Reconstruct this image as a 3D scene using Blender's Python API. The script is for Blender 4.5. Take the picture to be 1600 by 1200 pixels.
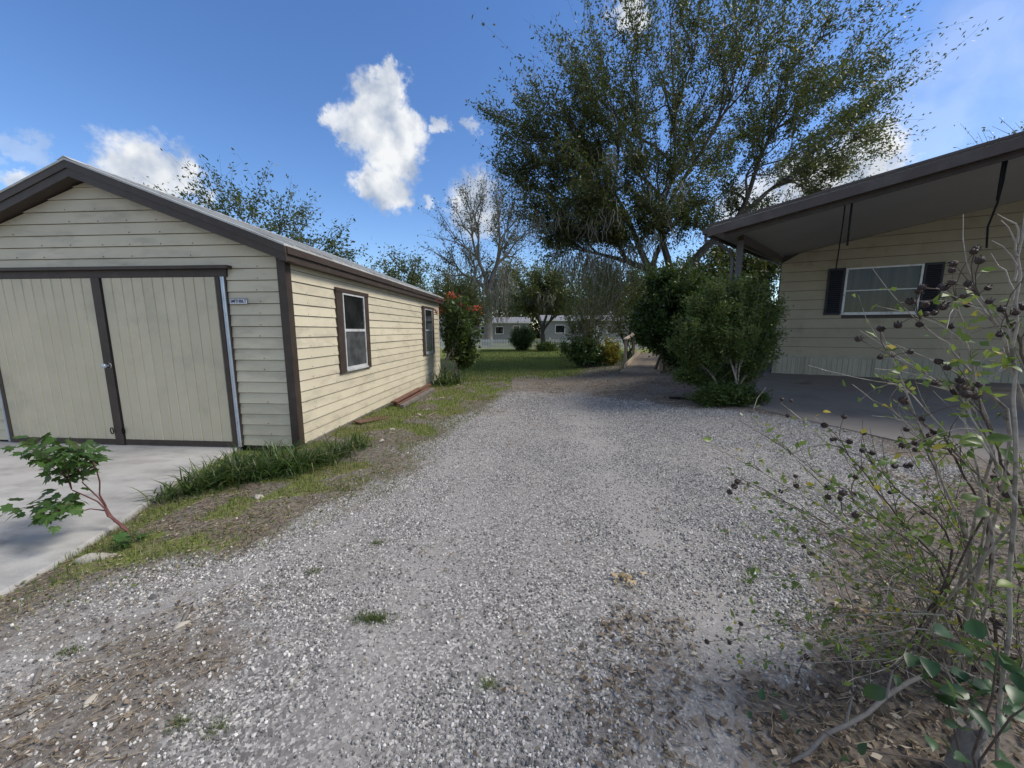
import bpy, math, random
import numpy as np
from mathutils import Vector, Matrix

for o in list(bpy.data.objects): bpy.data.objects.remove(o, do_unlink=True)
SC = bpy.context.scene
COL = SC.collection
RAD = math.radians
# ---------------------------------------------------------------- camera
FPX = 577.0; PITCH = math.atan(84/577.0); CAMH = 1.6
cam_d = bpy.data.cameras.new('camera'); cam = bpy.data.objects.new('camera', cam_d); COL.objects.link(cam)
cam.location = (0, 0, CAMH); cam.rotation_euler = (math.pi/2-PITCH, 0, 0)
cam_d.sensor_width = 36; cam_d.lens = FPX/1600*36; cam_d.clip_end = 2000; cam_d.clip_start = .05
SC.camera = cam
# ---------------------------------------------------------------- light
SUN_AZ = RAD(92)       # to the right of the view axis (+Y), clockwise
SUN_EL = RAD(48)
sun_d = bpy.data.lights.new('sun', 'SUN'); sun = bpy.data.objects.new('sun', sun_d); COL.objects.link(sun)
sun_d.energy = 1.5; sun_d.angle = RAD(22); sun_d.color = (1.0, .93, .82)
sdir = Vector((math.sin(SUN_AZ)*math.cos(SUN_EL), math.cos(SUN_AZ)*math.cos(SUN_EL), math.sin(SUN_EL)))
sun.rotation_euler = sdir.to_track_quat('Z', 'Y').to_euler()
SC.view_settings.view_transform = 'Standard'; SC.view_settings.look = 'None'
SC.view_settings.exposure = 1.38; SC.view_settings.gamma = 1
SC.cycles.max_bounces = 6; SC.cycles.diffuse_bounces = 3; SC.cycles.glossy_bounces = 2; SC.cycles.transmission_bounces = 3

def ray(u, v):
    a = (600-v)/FPX
    return np.array([(u-800)/FPX, math.cos(PITCH)+a*math.sin(PITCH), -math.sin(PITCH)+a*math.cos(PITCH)])
C0 = np.array([0, 0, CAMH])
def at(u, v, y):
    d = ray(u, v); return C0+d*(y/d[1])
def gp(u, v, z=0):
    d = ray(u, v); return C0+d*((z-CAMH)/d[2])

# ---------------------------------------------------------------- world
W = bpy.data.worlds.new('World'); SC.world = W; W.use_nodes = True
nt = W.node_tree; nt.nodes.clear()
def N(tree, t, **k):
    n = tree.nodes.new(t)
    for a, b in k.items(): setattr(n, a, b)
    return n
def LK(tree, a, b): tree.links.new(a, b)
out = N(nt, 'ShaderNodeOutputWorld'); bg = N(nt, 'ShaderNodeBackground'); LK(nt, bg.outputs[0], out.inputs[0])
sky = N(nt, 'ShaderNodeTexSky', sky_type='NISHITA'); sky.sun_disc = False
sky.sun_elevation = SUN_EL; sky.sun_rotation = SUN_AZ
sky.air_density = 1.0; sky.dust_density = .25; sky.ozone_density = 2.6
SKY_STR = .115
bg.inputs[1].default_value = SKY_STR
tc = N(nt, 'ShaderNodeTexCoord')
def noise_off(scale, amp, detail):
    n = N(nt, 'ShaderNodeTexNoise'); n.inputs['Scale'].default_value = scale; n.inputs['Detail'].default_value = detail
    n.inputs['Roughness'].default_value = .6
    LK(nt, tc.outputs['Generated'], n.inputs['Vector'])
    s = N(nt, 'ShaderNodeVectorMath', operation='SUBTRACT'); s.inputs[1].default_value = (.5, .5, .5); LK(nt, n.outputs['Color'], s.inputs[0])
    m = N(nt, 'ShaderNodeVectorMath', operation='SCALE'); m.inputs['Scale'].default_value = amp; LK(nt, s.outputs[0], m.inputs[0])
    return m.outputs[0]
a1 = N(nt, 'ShaderNodeVectorMath', operation='ADD'); LK(nt, tc.outputs['Generated'], a1.inputs[0]); LK(nt, noise_off(9, .06, 3), a1.inputs[1])
a2 = N(nt, 'ShaderNodeVectorMath', operation='ADD'); LK(nt, a1.outputs[0], a2.inputs[0]); LK(nt, noise_off(24, .075, 7), a2.inputs[1])
a3 = N(nt, 'ShaderNodeVectorMath', operation='ADD'); LK(nt, a2.outputs[0], a3.inputs[0]); LK(nt, noise_off(80, .028, 5), a3.inputs[1])
BLOBS = [(610,138,26,1),(596,165,36,1),(580,200,42,1),(540,195,26,.9),(632,212,38,1),(612,250,38,1),(578,288,28,1),(605,292,34,1),(622,312,22,1),(690,206,14,.8),(735,196,14,.6),
         (225,265,50,1),(275,280,40,.95),(195,262,30,.8),(668,310,10,.6),(740,322,42,.95),(985,12,30,1),(1345,262,60,1),(1260,290,50,1),(15,290,22,.8),
         (45,235,26,.3),(1180,330,60,.9),(1500,140,120,.22),(1560,60,110,.2)]
# unseen clouds outside the view are added further down as neutral fill light
acc = None
def blob(c, r, w):
    global acc
    dn = N(nt, 'ShaderNodeVectorMath', operation='DISTANCE'); LK(nt, a3.outputs[0], dn.inputs[0]); dn.inputs[1].default_value = c
    mr = N(nt, 'ShaderNodeMapRange', interpolation_type='SMOOTHSTEP'); LK(nt, dn.outputs['Value'], mr.inputs[0])
    mr.inputs[1].default_value = r*1.12; mr.inputs[2].default_value = r*.55; mr.inputs[3].default_value = 0; mr.inputs[4].default_value = w
    if acc is None: acc = mr.outputs[0]
    else:
        mx = N(nt, 'ShaderNodeMath', operation='MAXIMUM'); LK(nt, acc, mx.inputs[0]); LK(nt, mr.outputs[0], mx.inputs[1]); acc = mx.outputs[0]
for (u, v, r, w) in BLOBS:
    d = ray(u, v); L = np.linalg.norm(d); blob(tuple(d/L), r*1.13/FPX/L, w)
fn = N(nt, 'ShaderNodeTexNoise'); fn.inputs['Scale'].default_value = 2.6; fn.inputs['Detail'].default_value = 7; fn.inputs['Roughness'].default_value = .55; LK(nt, tc.outputs['Generated'], fn.inputs['Vector'])  # noise cloud field added out of view to whiten the ambient light
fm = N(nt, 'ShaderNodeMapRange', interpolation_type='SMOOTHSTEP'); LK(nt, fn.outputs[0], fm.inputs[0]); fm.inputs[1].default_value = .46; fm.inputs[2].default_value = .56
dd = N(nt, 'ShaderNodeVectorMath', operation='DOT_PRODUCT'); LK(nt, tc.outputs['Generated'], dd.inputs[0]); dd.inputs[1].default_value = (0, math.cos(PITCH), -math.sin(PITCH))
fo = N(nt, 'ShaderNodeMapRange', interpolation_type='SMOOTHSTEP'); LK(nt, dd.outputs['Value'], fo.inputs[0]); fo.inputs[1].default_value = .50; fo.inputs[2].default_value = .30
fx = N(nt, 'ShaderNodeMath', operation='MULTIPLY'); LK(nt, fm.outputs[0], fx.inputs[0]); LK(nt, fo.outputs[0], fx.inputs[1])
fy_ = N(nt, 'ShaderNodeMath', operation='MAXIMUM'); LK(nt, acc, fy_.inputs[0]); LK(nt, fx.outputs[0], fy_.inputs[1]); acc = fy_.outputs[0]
cn = N(nt, 'ShaderNodeTexNoise'); cn.inputs['Scale'].default_value = 14; cn.inputs['Detail'].default_value = 6; LK(nt, a1.outputs[0], cn.inputs['Vector'])
cr = N(nt, 'ShaderNodeValToRGB'); LK(nt, cn.outputs[0], cr.inputs[0])
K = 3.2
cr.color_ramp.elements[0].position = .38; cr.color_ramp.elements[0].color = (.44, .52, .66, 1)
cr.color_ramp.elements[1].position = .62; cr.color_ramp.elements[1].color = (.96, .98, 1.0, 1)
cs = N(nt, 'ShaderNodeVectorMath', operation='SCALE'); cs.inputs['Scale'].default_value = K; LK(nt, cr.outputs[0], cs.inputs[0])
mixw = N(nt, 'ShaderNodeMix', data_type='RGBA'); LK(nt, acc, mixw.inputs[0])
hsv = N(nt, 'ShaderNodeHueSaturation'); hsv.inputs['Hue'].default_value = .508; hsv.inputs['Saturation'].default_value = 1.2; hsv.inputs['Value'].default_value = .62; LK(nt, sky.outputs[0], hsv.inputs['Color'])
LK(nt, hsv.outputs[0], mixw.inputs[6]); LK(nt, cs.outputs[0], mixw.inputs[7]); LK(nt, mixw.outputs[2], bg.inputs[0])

# ---------------------------------------------------------------- mesh helpers
def link(o, parent=None):
    COL.objects.link(o)
    if parent is not None: o.parent = parent
    return o
def tag(o, label=None, cat=None, group=None, kind=None):
    if label: o['label'] = label
    if cat: o['category'] = cat
    if group: o['group'] = group
    if kind: o['kind'] = kind
    return o
def empty(name, loc, rz=0):
    o = bpy.data.objects.new(name, None); o.location = tuple(loc); o.rotation_euler = (0, 0, rz); o.empty_display_size = .2
    return link(o)
def mk(name, V, F, mat, parent=None, smooth=False, tint=None, loc=None):
    """V (n,3); F ndarray (m,3|4) or list of tuples -> one mesh object"""
    me = bpy.data.meshes.new(name); V = np.asarray(V, dtype=np.float32)
    if loc is not None: V = V-np.asarray(loc, dtype=np.float32)
    if isinstance(F, np.ndarray):
        k = F.shape[1]; m = F.shape[0]
        me.vertices.add(len(V)); me.vertices.foreach_set('co', V.ravel())
        me.loops.add(m*k); me.loops.foreach_set('vertex_index', F.astype(np.int32).ravel())
        me.polygons.add(m); me.polygons.foreach_set('loop_start', np.arange(0, m*k, k, dtype=np.int32))
        me.polygons.foreach_set('loop_total', np.full(m, k, dtype=np.int32))
        me.update(calc_edges=True)
    else:
        me.from_pydata([tuple(v) for v in V.tolist()], [], F); me.update()
    if smooth: me.polygons.foreach_set('use_smooth', np.ones(len(me.polygons), dtype=bool))
    if tint is not None:
        a = me.attributes.new('tint', 'FLOAT', 'POINT'); a.data.foreach_set('value', np.asarray(tint, dtype=np.float32))
    if mat is not None: me.materials.append(mat)
    o = bpy.data.objects.new(name, me)
    if loc is not None: o.location = tuple(loc)
    return link(o, parent)
class MB:
    def __init__(s): s.V = []; s.F = []
    def add(s, V, F):
        n = len(s.V); s.V += [tuple(map(float, v)) for v in V]; s.F += [tuple(i+n for i in f) for f in F]; return s
    def box(s, x0, x1, y0, y1, z0, z1):
        return s.add([(x0,y0,z0),(x1,y0,z0),(x1,y1,z0),(x0,y1,z0),(x0,y0,z1),(x1,y0,z1),(x1,y1,z1),(x0,y1,z1)],
              [(0,3,2,1),(4,5,6,7),(0,1,5,4),(1,2,6,5),(2,3,7,6),(3,0,4,7)])
    def beam(s, a, b, w, h, up=(0,0,1)):
        a = Vector(a); b = Vector(b); d = (b-a).normalized(); sd = d.cross(Vector(up)).normalized(); u = sd.cross(d).normalized()
        P = []
        for q in (a, b):
            for i, j in ((-1,-1),(1,-1),(1,1),(-1,1)): P.append(q+sd*(i*w/2)+u*(j*h/2))
        return s.add(P, [(0,1,2,3),(7,6,5,4),(0,4,5,1),(1,5,6,2),(2,6,7,3),(3,7,4,0)])
    def tube(s, P, R, k=6):
        V, F = tube(P, R, k); return s.add(V, F.tolist())
    def prism(s, poly, y0, y1, ax=1):
        """closed polygon in the plane normal to axis ax, swept y0..y1"""
        n = len(poly); V = []
        for y in (y0, y1):
            for (a, b) in poly:
                V.append({0: (y, a, b), 1: (a, y, b), 2: (a, b, y)}[ax])
        F = [tuple(range(n)), tuple(range(2*n-1, n-1, -1))]+[(i, i+n, (i+1) % n+n, (i+1) % n) for i in range(n)]
        return s.add(V, F)
    def build(s, name, mat, parent=None, smooth=False, bevel=0):
        o = mk(name, np.array(s.V), s.F, mat, parent, smooth)
        if bevel:
            m = o.modifiers.new('b', 'BEVEL'); m.width = bevel; m.segments = 2; m.limit_method = 'ANGLE'
        return o
def tube(P, R, k=6):
    P = np.asarray(P, float); n = len(P); R = np.broadcast_to(np.asarray(R, float), (n,))
    T = np.gradient(P, axis=0); T /= np.linalg.norm(T, axis=1)[:, None]+1e-9
    m = T.mean(0); ref = np.eye(3)[np.argmin(np.abs(m))]
    A = np.cross(T, ref); A /= np.linalg.norm(A, axis=1)[:, None]+1e-9; B = np.cross(T, A)
    th = np.arange(k)*2*math.pi/k
    V = P[:, None]+R[:, None, None]*(np.cos(th)[None, :, None]*A[:, None]+np.sin(th)[None, :, None]*B[:, None])
    i = np.arange(n-1)[:, None]*k; j = np.arange(k)[None]; j2 = (j+1) % k
    F = np.stack([i+j, i+j2, i+k+j2, i+k+j], -1).reshape(-1, 4)
    return V.reshape(-1, 3), F
class Bulk:
    """many tubes / quads joined into one array mesh"""
    def __init__(s): s.V = []; s.F = []; s.T = []; s.n = 0
    def add(s, V, F, t=.5):
        V = np.asarray(V); s.V.append(V); s.F.append(np.asarray(F)+s.n); s.n += len(V)
        s.T.append(np.broadcast_to(np.asarray(t, float), (len(V),)))
    def tube(s, P, R, k=5, t=.5): s.add(*tube(P, R, k), t)
    def build(s, name, mat, parent=None, smooth=False, loc=None):
        return mk(name, np.concatenate(s.V), np.concatenate(s.F), mat, parent, smooth, np.concatenate(s.T), loc)
def unit(a): a = np.asarray(a, float); return a/(np.linalg.norm(a, axis=-1, keepdims=True)+1e-9)
def leaf_arrays(P, D, L, Wd, rng, tint=None, fold=.0):
    n = len(P); D = unit(D); S = unit(np.cross(D, rng.normal(size=(n, 3)))); U = np.cross(S, D)
    L = np.broadcast_to(L, (n,))[:, None]; Wd = np.broadcast_to(Wd, (n,))[:, None]
    V = np.stack([P, P+D*L*.42+S*Wd*.5+U*Wd*fold, P+D*L-U*L*.12, P+D*L*.42-S*Wd*.5+U*Wd*fold], 1).reshape(-1, 3)
    F = np.arange(4*n).reshape(n, 4)
    t = rng.random(n) if tint is None else tint
    return V, F, np.repeat(t, 4)
def bez(a, d, b, n=6, k=.45):
    a = np.asarray(a, float); b = np.asarray(b, float); L = np.linalg.norm(b-a); c = a+unit(d)*L*k
    t = np.linspace(0, 1, n)[:, None]; return (1-t)**2*a+2*t*(1-t)*c+t*t*b
_rs = np.random.RandomState(5); _G = _rs.rand(64, 64)
def vnoise(x, y, s):
    x = np.asarray(x)*s+100; y = np.asarray(y)*s+100; i = np.floor(x).astype(int); j = np.floor(y).astype(int)
    fx = x-i; fy = y-j; fx = fx*fx*(3-2*fx); fy = fy*fy*(3-2*fy); g = lambda a, b: _G[a % 64, b % 64]
    return (g(i, j)*(1-fx)+g(i+1, j)*fx)*(1-fy)+(g(i, j+1)*(1-fx)+g(i+1, j+1)*fx)*fy
def fbm(x, y, s): return vnoise(x, y, s)*.5+vnoise(x, y, s*2.1)*.28+vnoise(x, y, s*4.3)*.15+vnoise(x, y, s*9.1)*.07
def sstep(a, b, x): t = np.clip((x-a)/(b-a), 0, 1); return t*t*(3-2*t)

# ---------------------------------------------------------------- materials
def new_mat(name):
    m = bpy.data.materials.new(name); m.use_nodes = True; t = m.node_tree; t.nodes.clear()
    o = N(t, 'ShaderNodeOutputMaterial'); b = N(t, 'ShaderNodeBsdfPrincipled'); LK(t, b.outputs[0], o.inputs[0])
    return m, t, b, o
def c4(c): return (c[0], c[1], c[2], 1)
def tnoise(t, scale, detail=5, rough=.55, vec=None, dist=0):
    n = N(t, 'ShaderNodeTexNoise'); n.inputs['Scale'].default_value = scale; n.inputs['Detail'].default_value = detail
    n.inputs['Roughness'].default_value = rough; n.inputs['Distortion'].default_value = dist
    if vec is not None: LK(t, vec, n.inputs['Vector'])
    return n
def mixc(t, fac, a, b, mode='MIX'):
    m = N(t, 'ShaderNodeMix', data_type='RGBA', blend_type=mode)
    for s, v in ((m.inputs[0], fac), (m.inputs[6], a), (m.inputs[7], b)):
        if isinstance(v, (int, float)): s.default_value = v
        elif isinstance(v, tuple): s.default_value = c4(v)
        else: LK(t, v, s)
    return m.outputs[2]
def maprange(t, v, a, b, c=0, d=1):
    m = N(t, 'ShaderNodeMapRange'); LK(t, v, m.inputs[0])
    for i, x in enumerate((a, b, c, d)): m.inputs[i+1].default_value = x
    return m.outputs[0]
def scalevec(t, s):
    g = N(t, 'ShaderNodeNewGeometry'); m = N(t, 'ShaderNodeVectorMath', operation='MULTIPLY'); LK(t, g.outputs['Position'], m.inputs[0]); m.inputs[1].default_value = s
    return m.outputs[0]
def pmat(name, c1, c2, scale=4, rough=.7, bump=.2, bscale=60, rand=.0, stretch=(1,1,1), dirt=None, dscale=1.2, dlo=.5, dhi=.7, dstretch=(1,1,1), metal=0, spec=.4):
    m, t, b, o = new_mat(name)
    n = tnoise(t, scale, vec=scalevec(t, stretch)); col = mixc(t, maprange(t, n.outputs[0], .3, .7), c1, c2)
    if dirt:
        d = tnoise(t, dscale, 8, .65, vec=scalevec(t, dstretch)); col = mixc(t, maprange(t, d.outputs[0], dlo, dhi, 0, .8), col, dirt)
    if rand:
        oi = N(t, 'ShaderNodeObjectInfo'); h = N(t, 'ShaderNodeHueSaturation'); LK(t, maprange(t, oi.outputs['Random'], 0, 1, 1-rand, 1+rand), h.inputs['Value']); LK(t, col, h.inputs['Color']); col = h.outputs[0]
    LK(t, col, b.inputs['Base Color']); b.inputs['Roughness'].default_value = rough; b.inputs['Metallic'].default_value = metal
    b.inputs['Specular IOR Level'].default_value = spec
    if bump:
        bn = tnoise(t, bscale, 6, vec=scalevec(t, stretch)); bp = N(t, 'ShaderNodeBump'); bp.inputs['Strength'].default_value = bump; bp.inputs['Distance'].default_value = .01
        LK(t, bn.outputs[0], bp.inputs['Height']); LK(t, bp.outputs[0], b.inputs['Normal'])
    return m
def leafmat(name, c1, c2, c3=None, trans=.3, rough=.45, spec=.35):
    m, t, b, o = new_mat(name); a = N(t, 'ShaderNodeAttribute', attribute_name='tint')
    oi = N(t, 'ShaderNodeObjectInfo')
    r = N(t, 'ShaderNodeValToRGB'); LK(t, a.outputs['Fac'], r.inputs[0]); e = r.color_ramp.elements
    e[0].color = c4(c1); e[1].color = c4(c2); e[0].position = 0; e[1].position = .9
    if c3: x = e.new(.96); x.color = c4(c3)
    g = N(t, 'ShaderNodeHueSaturation'); LK(t, r.outputs[0], g.inputs['Color']); LK(t, maprange(t, oi.outputs['Random'], 0, 1, .8, 1.25), g.inputs['Value'])
    LK(t, g.outputs[0], b.inputs['Base Color']); b.inputs['Roughness'].default_value = rough; b.inputs['Specular IOR Level'].default_value = spec
    tr = N(t, 'ShaderNodeBsdfTranslucent'); LK(t, mixc(t, .35, g.outputs[0], (.25, .35, .04)), tr.inputs[0])
    mx = N(t, 'ShaderNodeMixShader'); mx.inputs[0].default_value = trans; LK(t, b.outputs[0], mx.inputs[1]); LK(t, tr.outputs[0], mx.inputs[2]); LK(t, mx.outputs[0], o.inputs[0])
    return m
M = {}
M['siding'] = pmat('cream_siding', (.53,.48,.36), (.59,.535,.405), 2, .55, .12, 90, rand=.06, dirt=(.30,.27,.215), dscale=1.9, dlo=.50, dhi=.80, dstretch=(1,1,3))
M['doorskin'] = pmat('cream_door_metal', (.54,.485,.35), (.59,.53,.385), 3, .5, .06, 40, rand=.03, dirt=(.32,.295,.24), dscale=1.1, dlo=.52, dhi=.8)
M['brown'] = pmat('brown_trim_paint', (.042,.030,.024), (.062,.045,.036), 6, .5, .15, 80, dirt=(.11,.09,.07), dscale=3, dlo=.62, dhi=.85)
M['metalroof'] = pmat('weathered_metal_roof', (.42,.42,.40), (.52,.52,.50), 3, .45, .1, 40, dirt=(.25,.23,.2), dscale=2)
M['galv'] = pmat('galvanised_flashing', (.50,.55,.62), (.62,.67,.74), 8, .35, .1, 60, metal=.6)
M['alu'] = pmat('aluminium_frame', (.55,.56,.57), (.66,.67,.68), 8, .4, .05, 60, dirt=(.3,.29,.27), dscale=5, metal=.2)
M['black'] = pmat('black_gap', (.008,.008,.008), (.012,.012,.012), 3, .8, 0)
M['concrete'] = pmat('old_concrete', (.33,.32,.305), (.42,.41,.39), 1.3, .85, .35, 120, dirt=(.18,.172,.16), dscale=1.7, dlo=.46, dhi=.74, dstretch=(1,2.5,1))
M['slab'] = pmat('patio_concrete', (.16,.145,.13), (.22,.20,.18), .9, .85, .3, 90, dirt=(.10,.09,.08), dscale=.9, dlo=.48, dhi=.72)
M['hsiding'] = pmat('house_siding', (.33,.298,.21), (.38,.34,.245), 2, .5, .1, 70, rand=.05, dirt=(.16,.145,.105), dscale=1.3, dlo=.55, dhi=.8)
M['skirt'] = pmat('skirting_panel', (.33,.32,.25), (.40,.39,.31), 2, .5, .1, 60, rand=.10, dirt=(.28,.28,.22), dscale=1.5, dstretch=(3,3,.5))
M['ceil'] = pmat('porch_ceiling', (.27,.27,.27), (.31,.31,.31), 1, .5, .05, 30)
M['hfascia'] = pmat('brown_fascia_metal', (.050,.038,.034), (.066,.050,.046), 4, .45, .1, 30, dirt=(.09,.08,.075), dscale=2)
M['navy'] = pmat('navy_shutter', (.006,.007,.014), (.010,.011,.020), 6, .45, .1, 60)
M['post'] = pmat('grey_post', (.075,.072,.076), (.10,.096,.10), 5, .5, .1, 50)
M['cord'] = pmat('black_cord', (.010,.010,.010), (.016,.016,.016), 8, .9, 0, spec=.1)
M['bark'] = pmat('tree_bark', (.045,.038,.032), (.10,.088,.075), 9, .9, .6, 40, stretch=(1,1,.3))
M['greybark'] = pmat('grey_bark', (.13,.12,.11), (.22,.205,.19), 9, .9, .5, 40, stretch=(1,1,.3))
M['twig'] = pmat('pale_twig', (.25,.225,.195), (.42,.385,.34), 30, .8, .3, 200, dirt=(.09,.075,.06), dscale=12, dlo=.5, dhi=.62)
M['darktwig'] = pmat('dark_twig', (.07,.05,.045), (.13,.10,.085), 30, .8, .3, 200)
M['redstem'] = pmat('red_stem', (.10,.035,.035), (.17,.07,.06), 20, .6, .2, 100)
M['moss'] = pmat('spanish_moss', (.13,.13,.105), (.21,.21,.175), 5, .95, 0)
M['wood'] = pmat('raw_timber', (.45,.37,.27), (.55,.46,.35), 4, .7, .2, 50, stretch=(6,6,6), rand=.1)
M['wood_dk'] = pmat('weathered_timber', (.27,.215,.16), (.37,.305,.235), 5, .8, .3, 50, rand=.12, dirt=(.12,.1,.08))
M['rustwood'] = pmat('red_brown_timber', (.11,.055,.038), (.17,.088,.06), 6, .75, .3, 50, rand=.2, dirt=(.09,.06,.045), dscale=4)
M['oldwood'] = pmat('grey_old_timber', (.13,.115,.10), (.20,.18,.16), 6, .85, .4, 60, rand=.2)
M['stone'] = pmat('pale_stone', (.36,.33,.28), (.50,.46,.39), 5, .9, .5, 25, rand=.1, dirt=(.22,.2,.16), dscale=5)
M['white'] = pmat('white_vinyl', (.66,.67,.67), (.74,.75,.75), 3, .5, 0, rand=.04)
M['bwall'] = pmat('far_house_wall', (.22,.22,.225), (.27,.27,.275), 1, .6, .05, 20)
M['broof'] = pmat('far_house_roof', (.20,.20,.21), (.25,.25,.26), 1, .6, .05, 20)
M['pod'] = pmat('seed_pod_husk', (.020,.012,.010), (.055,.034,.027), 60, .6, .4, 200, rand=.25)
M['deadleaf'] = leafmat('dead_leaf', (.075,.052,.038), (.30,.235,.17), (.50,.43,.34), trans=.15, rough=.75, spec=.2)
M['straw'] = leafmat('dry_straw', (.18,.14,.09), (.36,.30,.21), trans=.05, rough=.8, spec=.2)
M['oak'] = leafmat('oak_leaves', (.024,.035,.012), (.070,.084,.028), (.13,.10,.036), trans=.28)
M['sparse'] = leafmat('sparse_leaves', (.045,.065,.022), (.10,.125,.045), (.16,.13,.05), trans=.3)
M['olive'] = leafmat('olive_leaves', (.075,.085,.022), (.15,.16,.045), (.20,.18,.06), trans=.35)
M['drab'] = leafmat('drab_leaves', (.075,.078,.045), (.14,.13,.075), (.18,.14,.08), trans=.25)
M['darkgreen'] = leafmat('dark_shrub_leaves', (.018,.042,.013), (.058,.10,.028), trans=.25, rough=.35)
M['nandina'] = leafmat('nandina_leaves', (.038,.070,.022), (.115,.165,.045), (.20,.24,.075), trans=.35)
M['midgreen'] = leafmat('shrub_leaves', (.028,.055,.015), (.075,.12,.03), (.14,.17,.05), trans=.3)
M['croton'] = leafmat('croton_leaves', (.20,.20,.03), (.42,.36,.06), (.35,.09,.04), trans=.3)
M['redflower'] = leafmat('coral_petals', (.42,.05,.03), (.60,.11,.06), trans=.2)
M['strap'] = leafmat('strap_leaves', (.020,.045,.012), (.065,.11,.025), (.22,.21,.10), trans=.25, rough=.4)
M['lobed'] = leafmat('lobed_leaves', (.035,.08,.022), (.075,.145,.038), trans=.35, rough=.45)
M['grass'] = leafmat('grass_blades', (.065,.105,.024), (.145,.185,.05), (.30,.26,.13), trans=.3, rough=.6)
M['myrtle'] = leafmat('myrtle_leaves', (.07,.125,.035), (.19,.26,.06), (.42,.33,.05), trans=.35, rough=.4)
M['vine'] = leafmat('vine_leaves', (.022,.062,.030), (.05,.105,.045), trans=.25, rough=.35)
M['yellowleaf'] = leafmat('yellow_leaf', (.50,.36,.06), (.56,.42,.10), trans=.35, rough=.5)
def glassmat(name, c1, c2, sc, st, rough=.04):
    m = pmat(name, c1, c2, sc, rough, 0, stretch=st); b = m.node_tree.nodes['Principled BSDF']; b.inputs['IOR'].default_value = 1.5; b.inputs['Specular IOR Level'].default_value = .6
    return m
M['glass'] = glassmat('dark_window_glass', (.010,.011,.012), (.025,.027,.028), 3, (1,1,1))
M['dustyglass'] = glassmat('dusty_window_glass', (.035,.038,.042), (.11,.115,.12), 4, (1,1,1), .15)
M['curtainglass'] = glassmat('curtained_window_glass', (.045,.040,.030), (.105,.094,.072), 9, (1,1,.04), .08); M['curtainglass'].node_tree.nodes['Principled BSDF'].inputs['Specular IOR Level'].default_value = .35
# ---------------------------------------------------------------- ground
def hz(x, y):
    x = np.asarray(x, float); y = np.asarray(y, float)
    z = .2*sstep(1.0, 4.5, x)*sstep(-6, 1, y)*(1-sstep(14, 22, y))
    near = 1-sstep(20, 40, np.hypot(x, y))
    z = z+near*(.05*(fbm(x, y, .5)-.5)+.016*(vnoise(x, y, 2.6)-.5))*sstep(-3.6, -2.6, x)
    return z-.06*(1-sstep(-3.35, -2.75, x))*sstep(-8, -2, y)*(1-sstep(12, 14, y))
EL_Y = [-3, 1.0, 1.7, 2.6, 3.55, 5.5, 7.4, 10, 12.5]; EL_X = [-3.4, -3.25, -2.85, -1.95, -1.35, -1.1, -.6, .1, .6]
ER_Y = [-3, .6, 1.2, 1.7, 2.2, 2.8, 3.5, 5, 6.3, 7, 8.5, 10.5, 12.5]; ER_X = [.9, .9, 1.15, 1.75, 2.35, 3.3, 4.6, 4.9, 4.3, 3.1, 2.3, 1.5, .9]
def masks(x, y):
    x = np.asarray(x, float); y = np.asarray(y, float)
    xl = np.interp(y, EL_Y, EL_X); xr = np.interp(y, ER_Y, ER_X); w = (fbm(x, y, 1.4)-.5)*1.1
    gl = sstep(-.55, .3, x-xl+w*1.0); gr = sstep(-.35, .6, xr-x+w*1.5); ge = 1-sstep(7.6, 11.6, y+w*2.2)
    g = gl*gr*ge
    patch = sstep(.60, .70, fbm(x+7, y+3, 1.1))*.75        # mulchy patches inside the gravel
    lowleft = sstep(.50, .60, fbm(x*.5-y*.5+40, x+y*.9, 1.3)+.12*sstep(-1.0, -2.2, x))*sstep(-.6, -1.5, x)*sstep(2.3, 1.6, y)
    g = g*(1-patch*.55)*(1-lowleft*.6)
    lawn = sstep(11.3, 14.0, y+w*3)
    strip = .85*(1-gl)*sstep(1.7, 2.7, y+w)*(1-lawn)*sstep(.40, .60, fbm(x+20, y, 2.8)+.04*sstep(5, 7, y))*(x < 0)
    lawn = lawn*(1-.8*sstep(2.3, 3.2, x-(y-15)*.16+w)*(1-sstep(17, 22, y)))
    gr_ = np.clip(lawn+strip, 0, 1)*(1-g)
    return g, gr_
def worn(x, y):
    w = (fbm(x+60, y+5, 1.0)-.5)*.7; a = np.exp(-((x+w-np.interp(y, [0, 3, 7, 11], [.95, 1.1, 1.2, .9]))/.34)**2); b_ = np.exp(-((x+w*.8-np.interp(y, [0, 3, 7, 11], [-.85, -.5, -.05, .25]))/.26)**2); c_ = np.exp(-((x+w*.4-np.interp(y, EL_Y, EL_X)-.5)/.16)**2)
    return np.clip(a*.95+b_*.7+c_*.7, 0, 1)*sstep(.30, .55, fbm(x+90, y*.6, 1.5)+.06)
def axis(lo, hi, step, far):
    a = np.arange(lo, hi+step/2, step); s = step; L = []; v = hi
    while v < far: s *= 1.35; v += s; L.append(v)
    s = step; R = []; v = lo
    while v > -far: s *= 1.35; v -= s; R.append(v)
    return np.array(R[::-1]+a.tolist()+L)
GX = axis(-7, 9, .09, 900); GY = axis(-1.5, 20, .09, 900)
xx, yy = np.meshgrid(GX, GY); nx, ny = len(GX), len(GY)
zz = hz(xx, yy)
ii = (np.arange(ny-1)[:, None]*nx+np.arange(nx-1)[None]).ravel()
GF = np.stack([ii, ii+1, ii+nx+1, ii+nx], 1)
gm, t, b, o = new_mat('ground_mix')
at_ = N(t, 'ShaderNodeAttribute', attribute_name='cover'); sep = N(t, 'ShaderNodeSeparateColor'); LK(t, at_.outputs['Color'], sep.inputs[0])
pos = scalevec(t, (1, 1, 1))
vor = N(t, 'ShaderNodeTexVoronoi'); vor.inputs['Scale'].default_value = 85; LK(t, pos, vor.inputs['Vector'])
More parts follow.
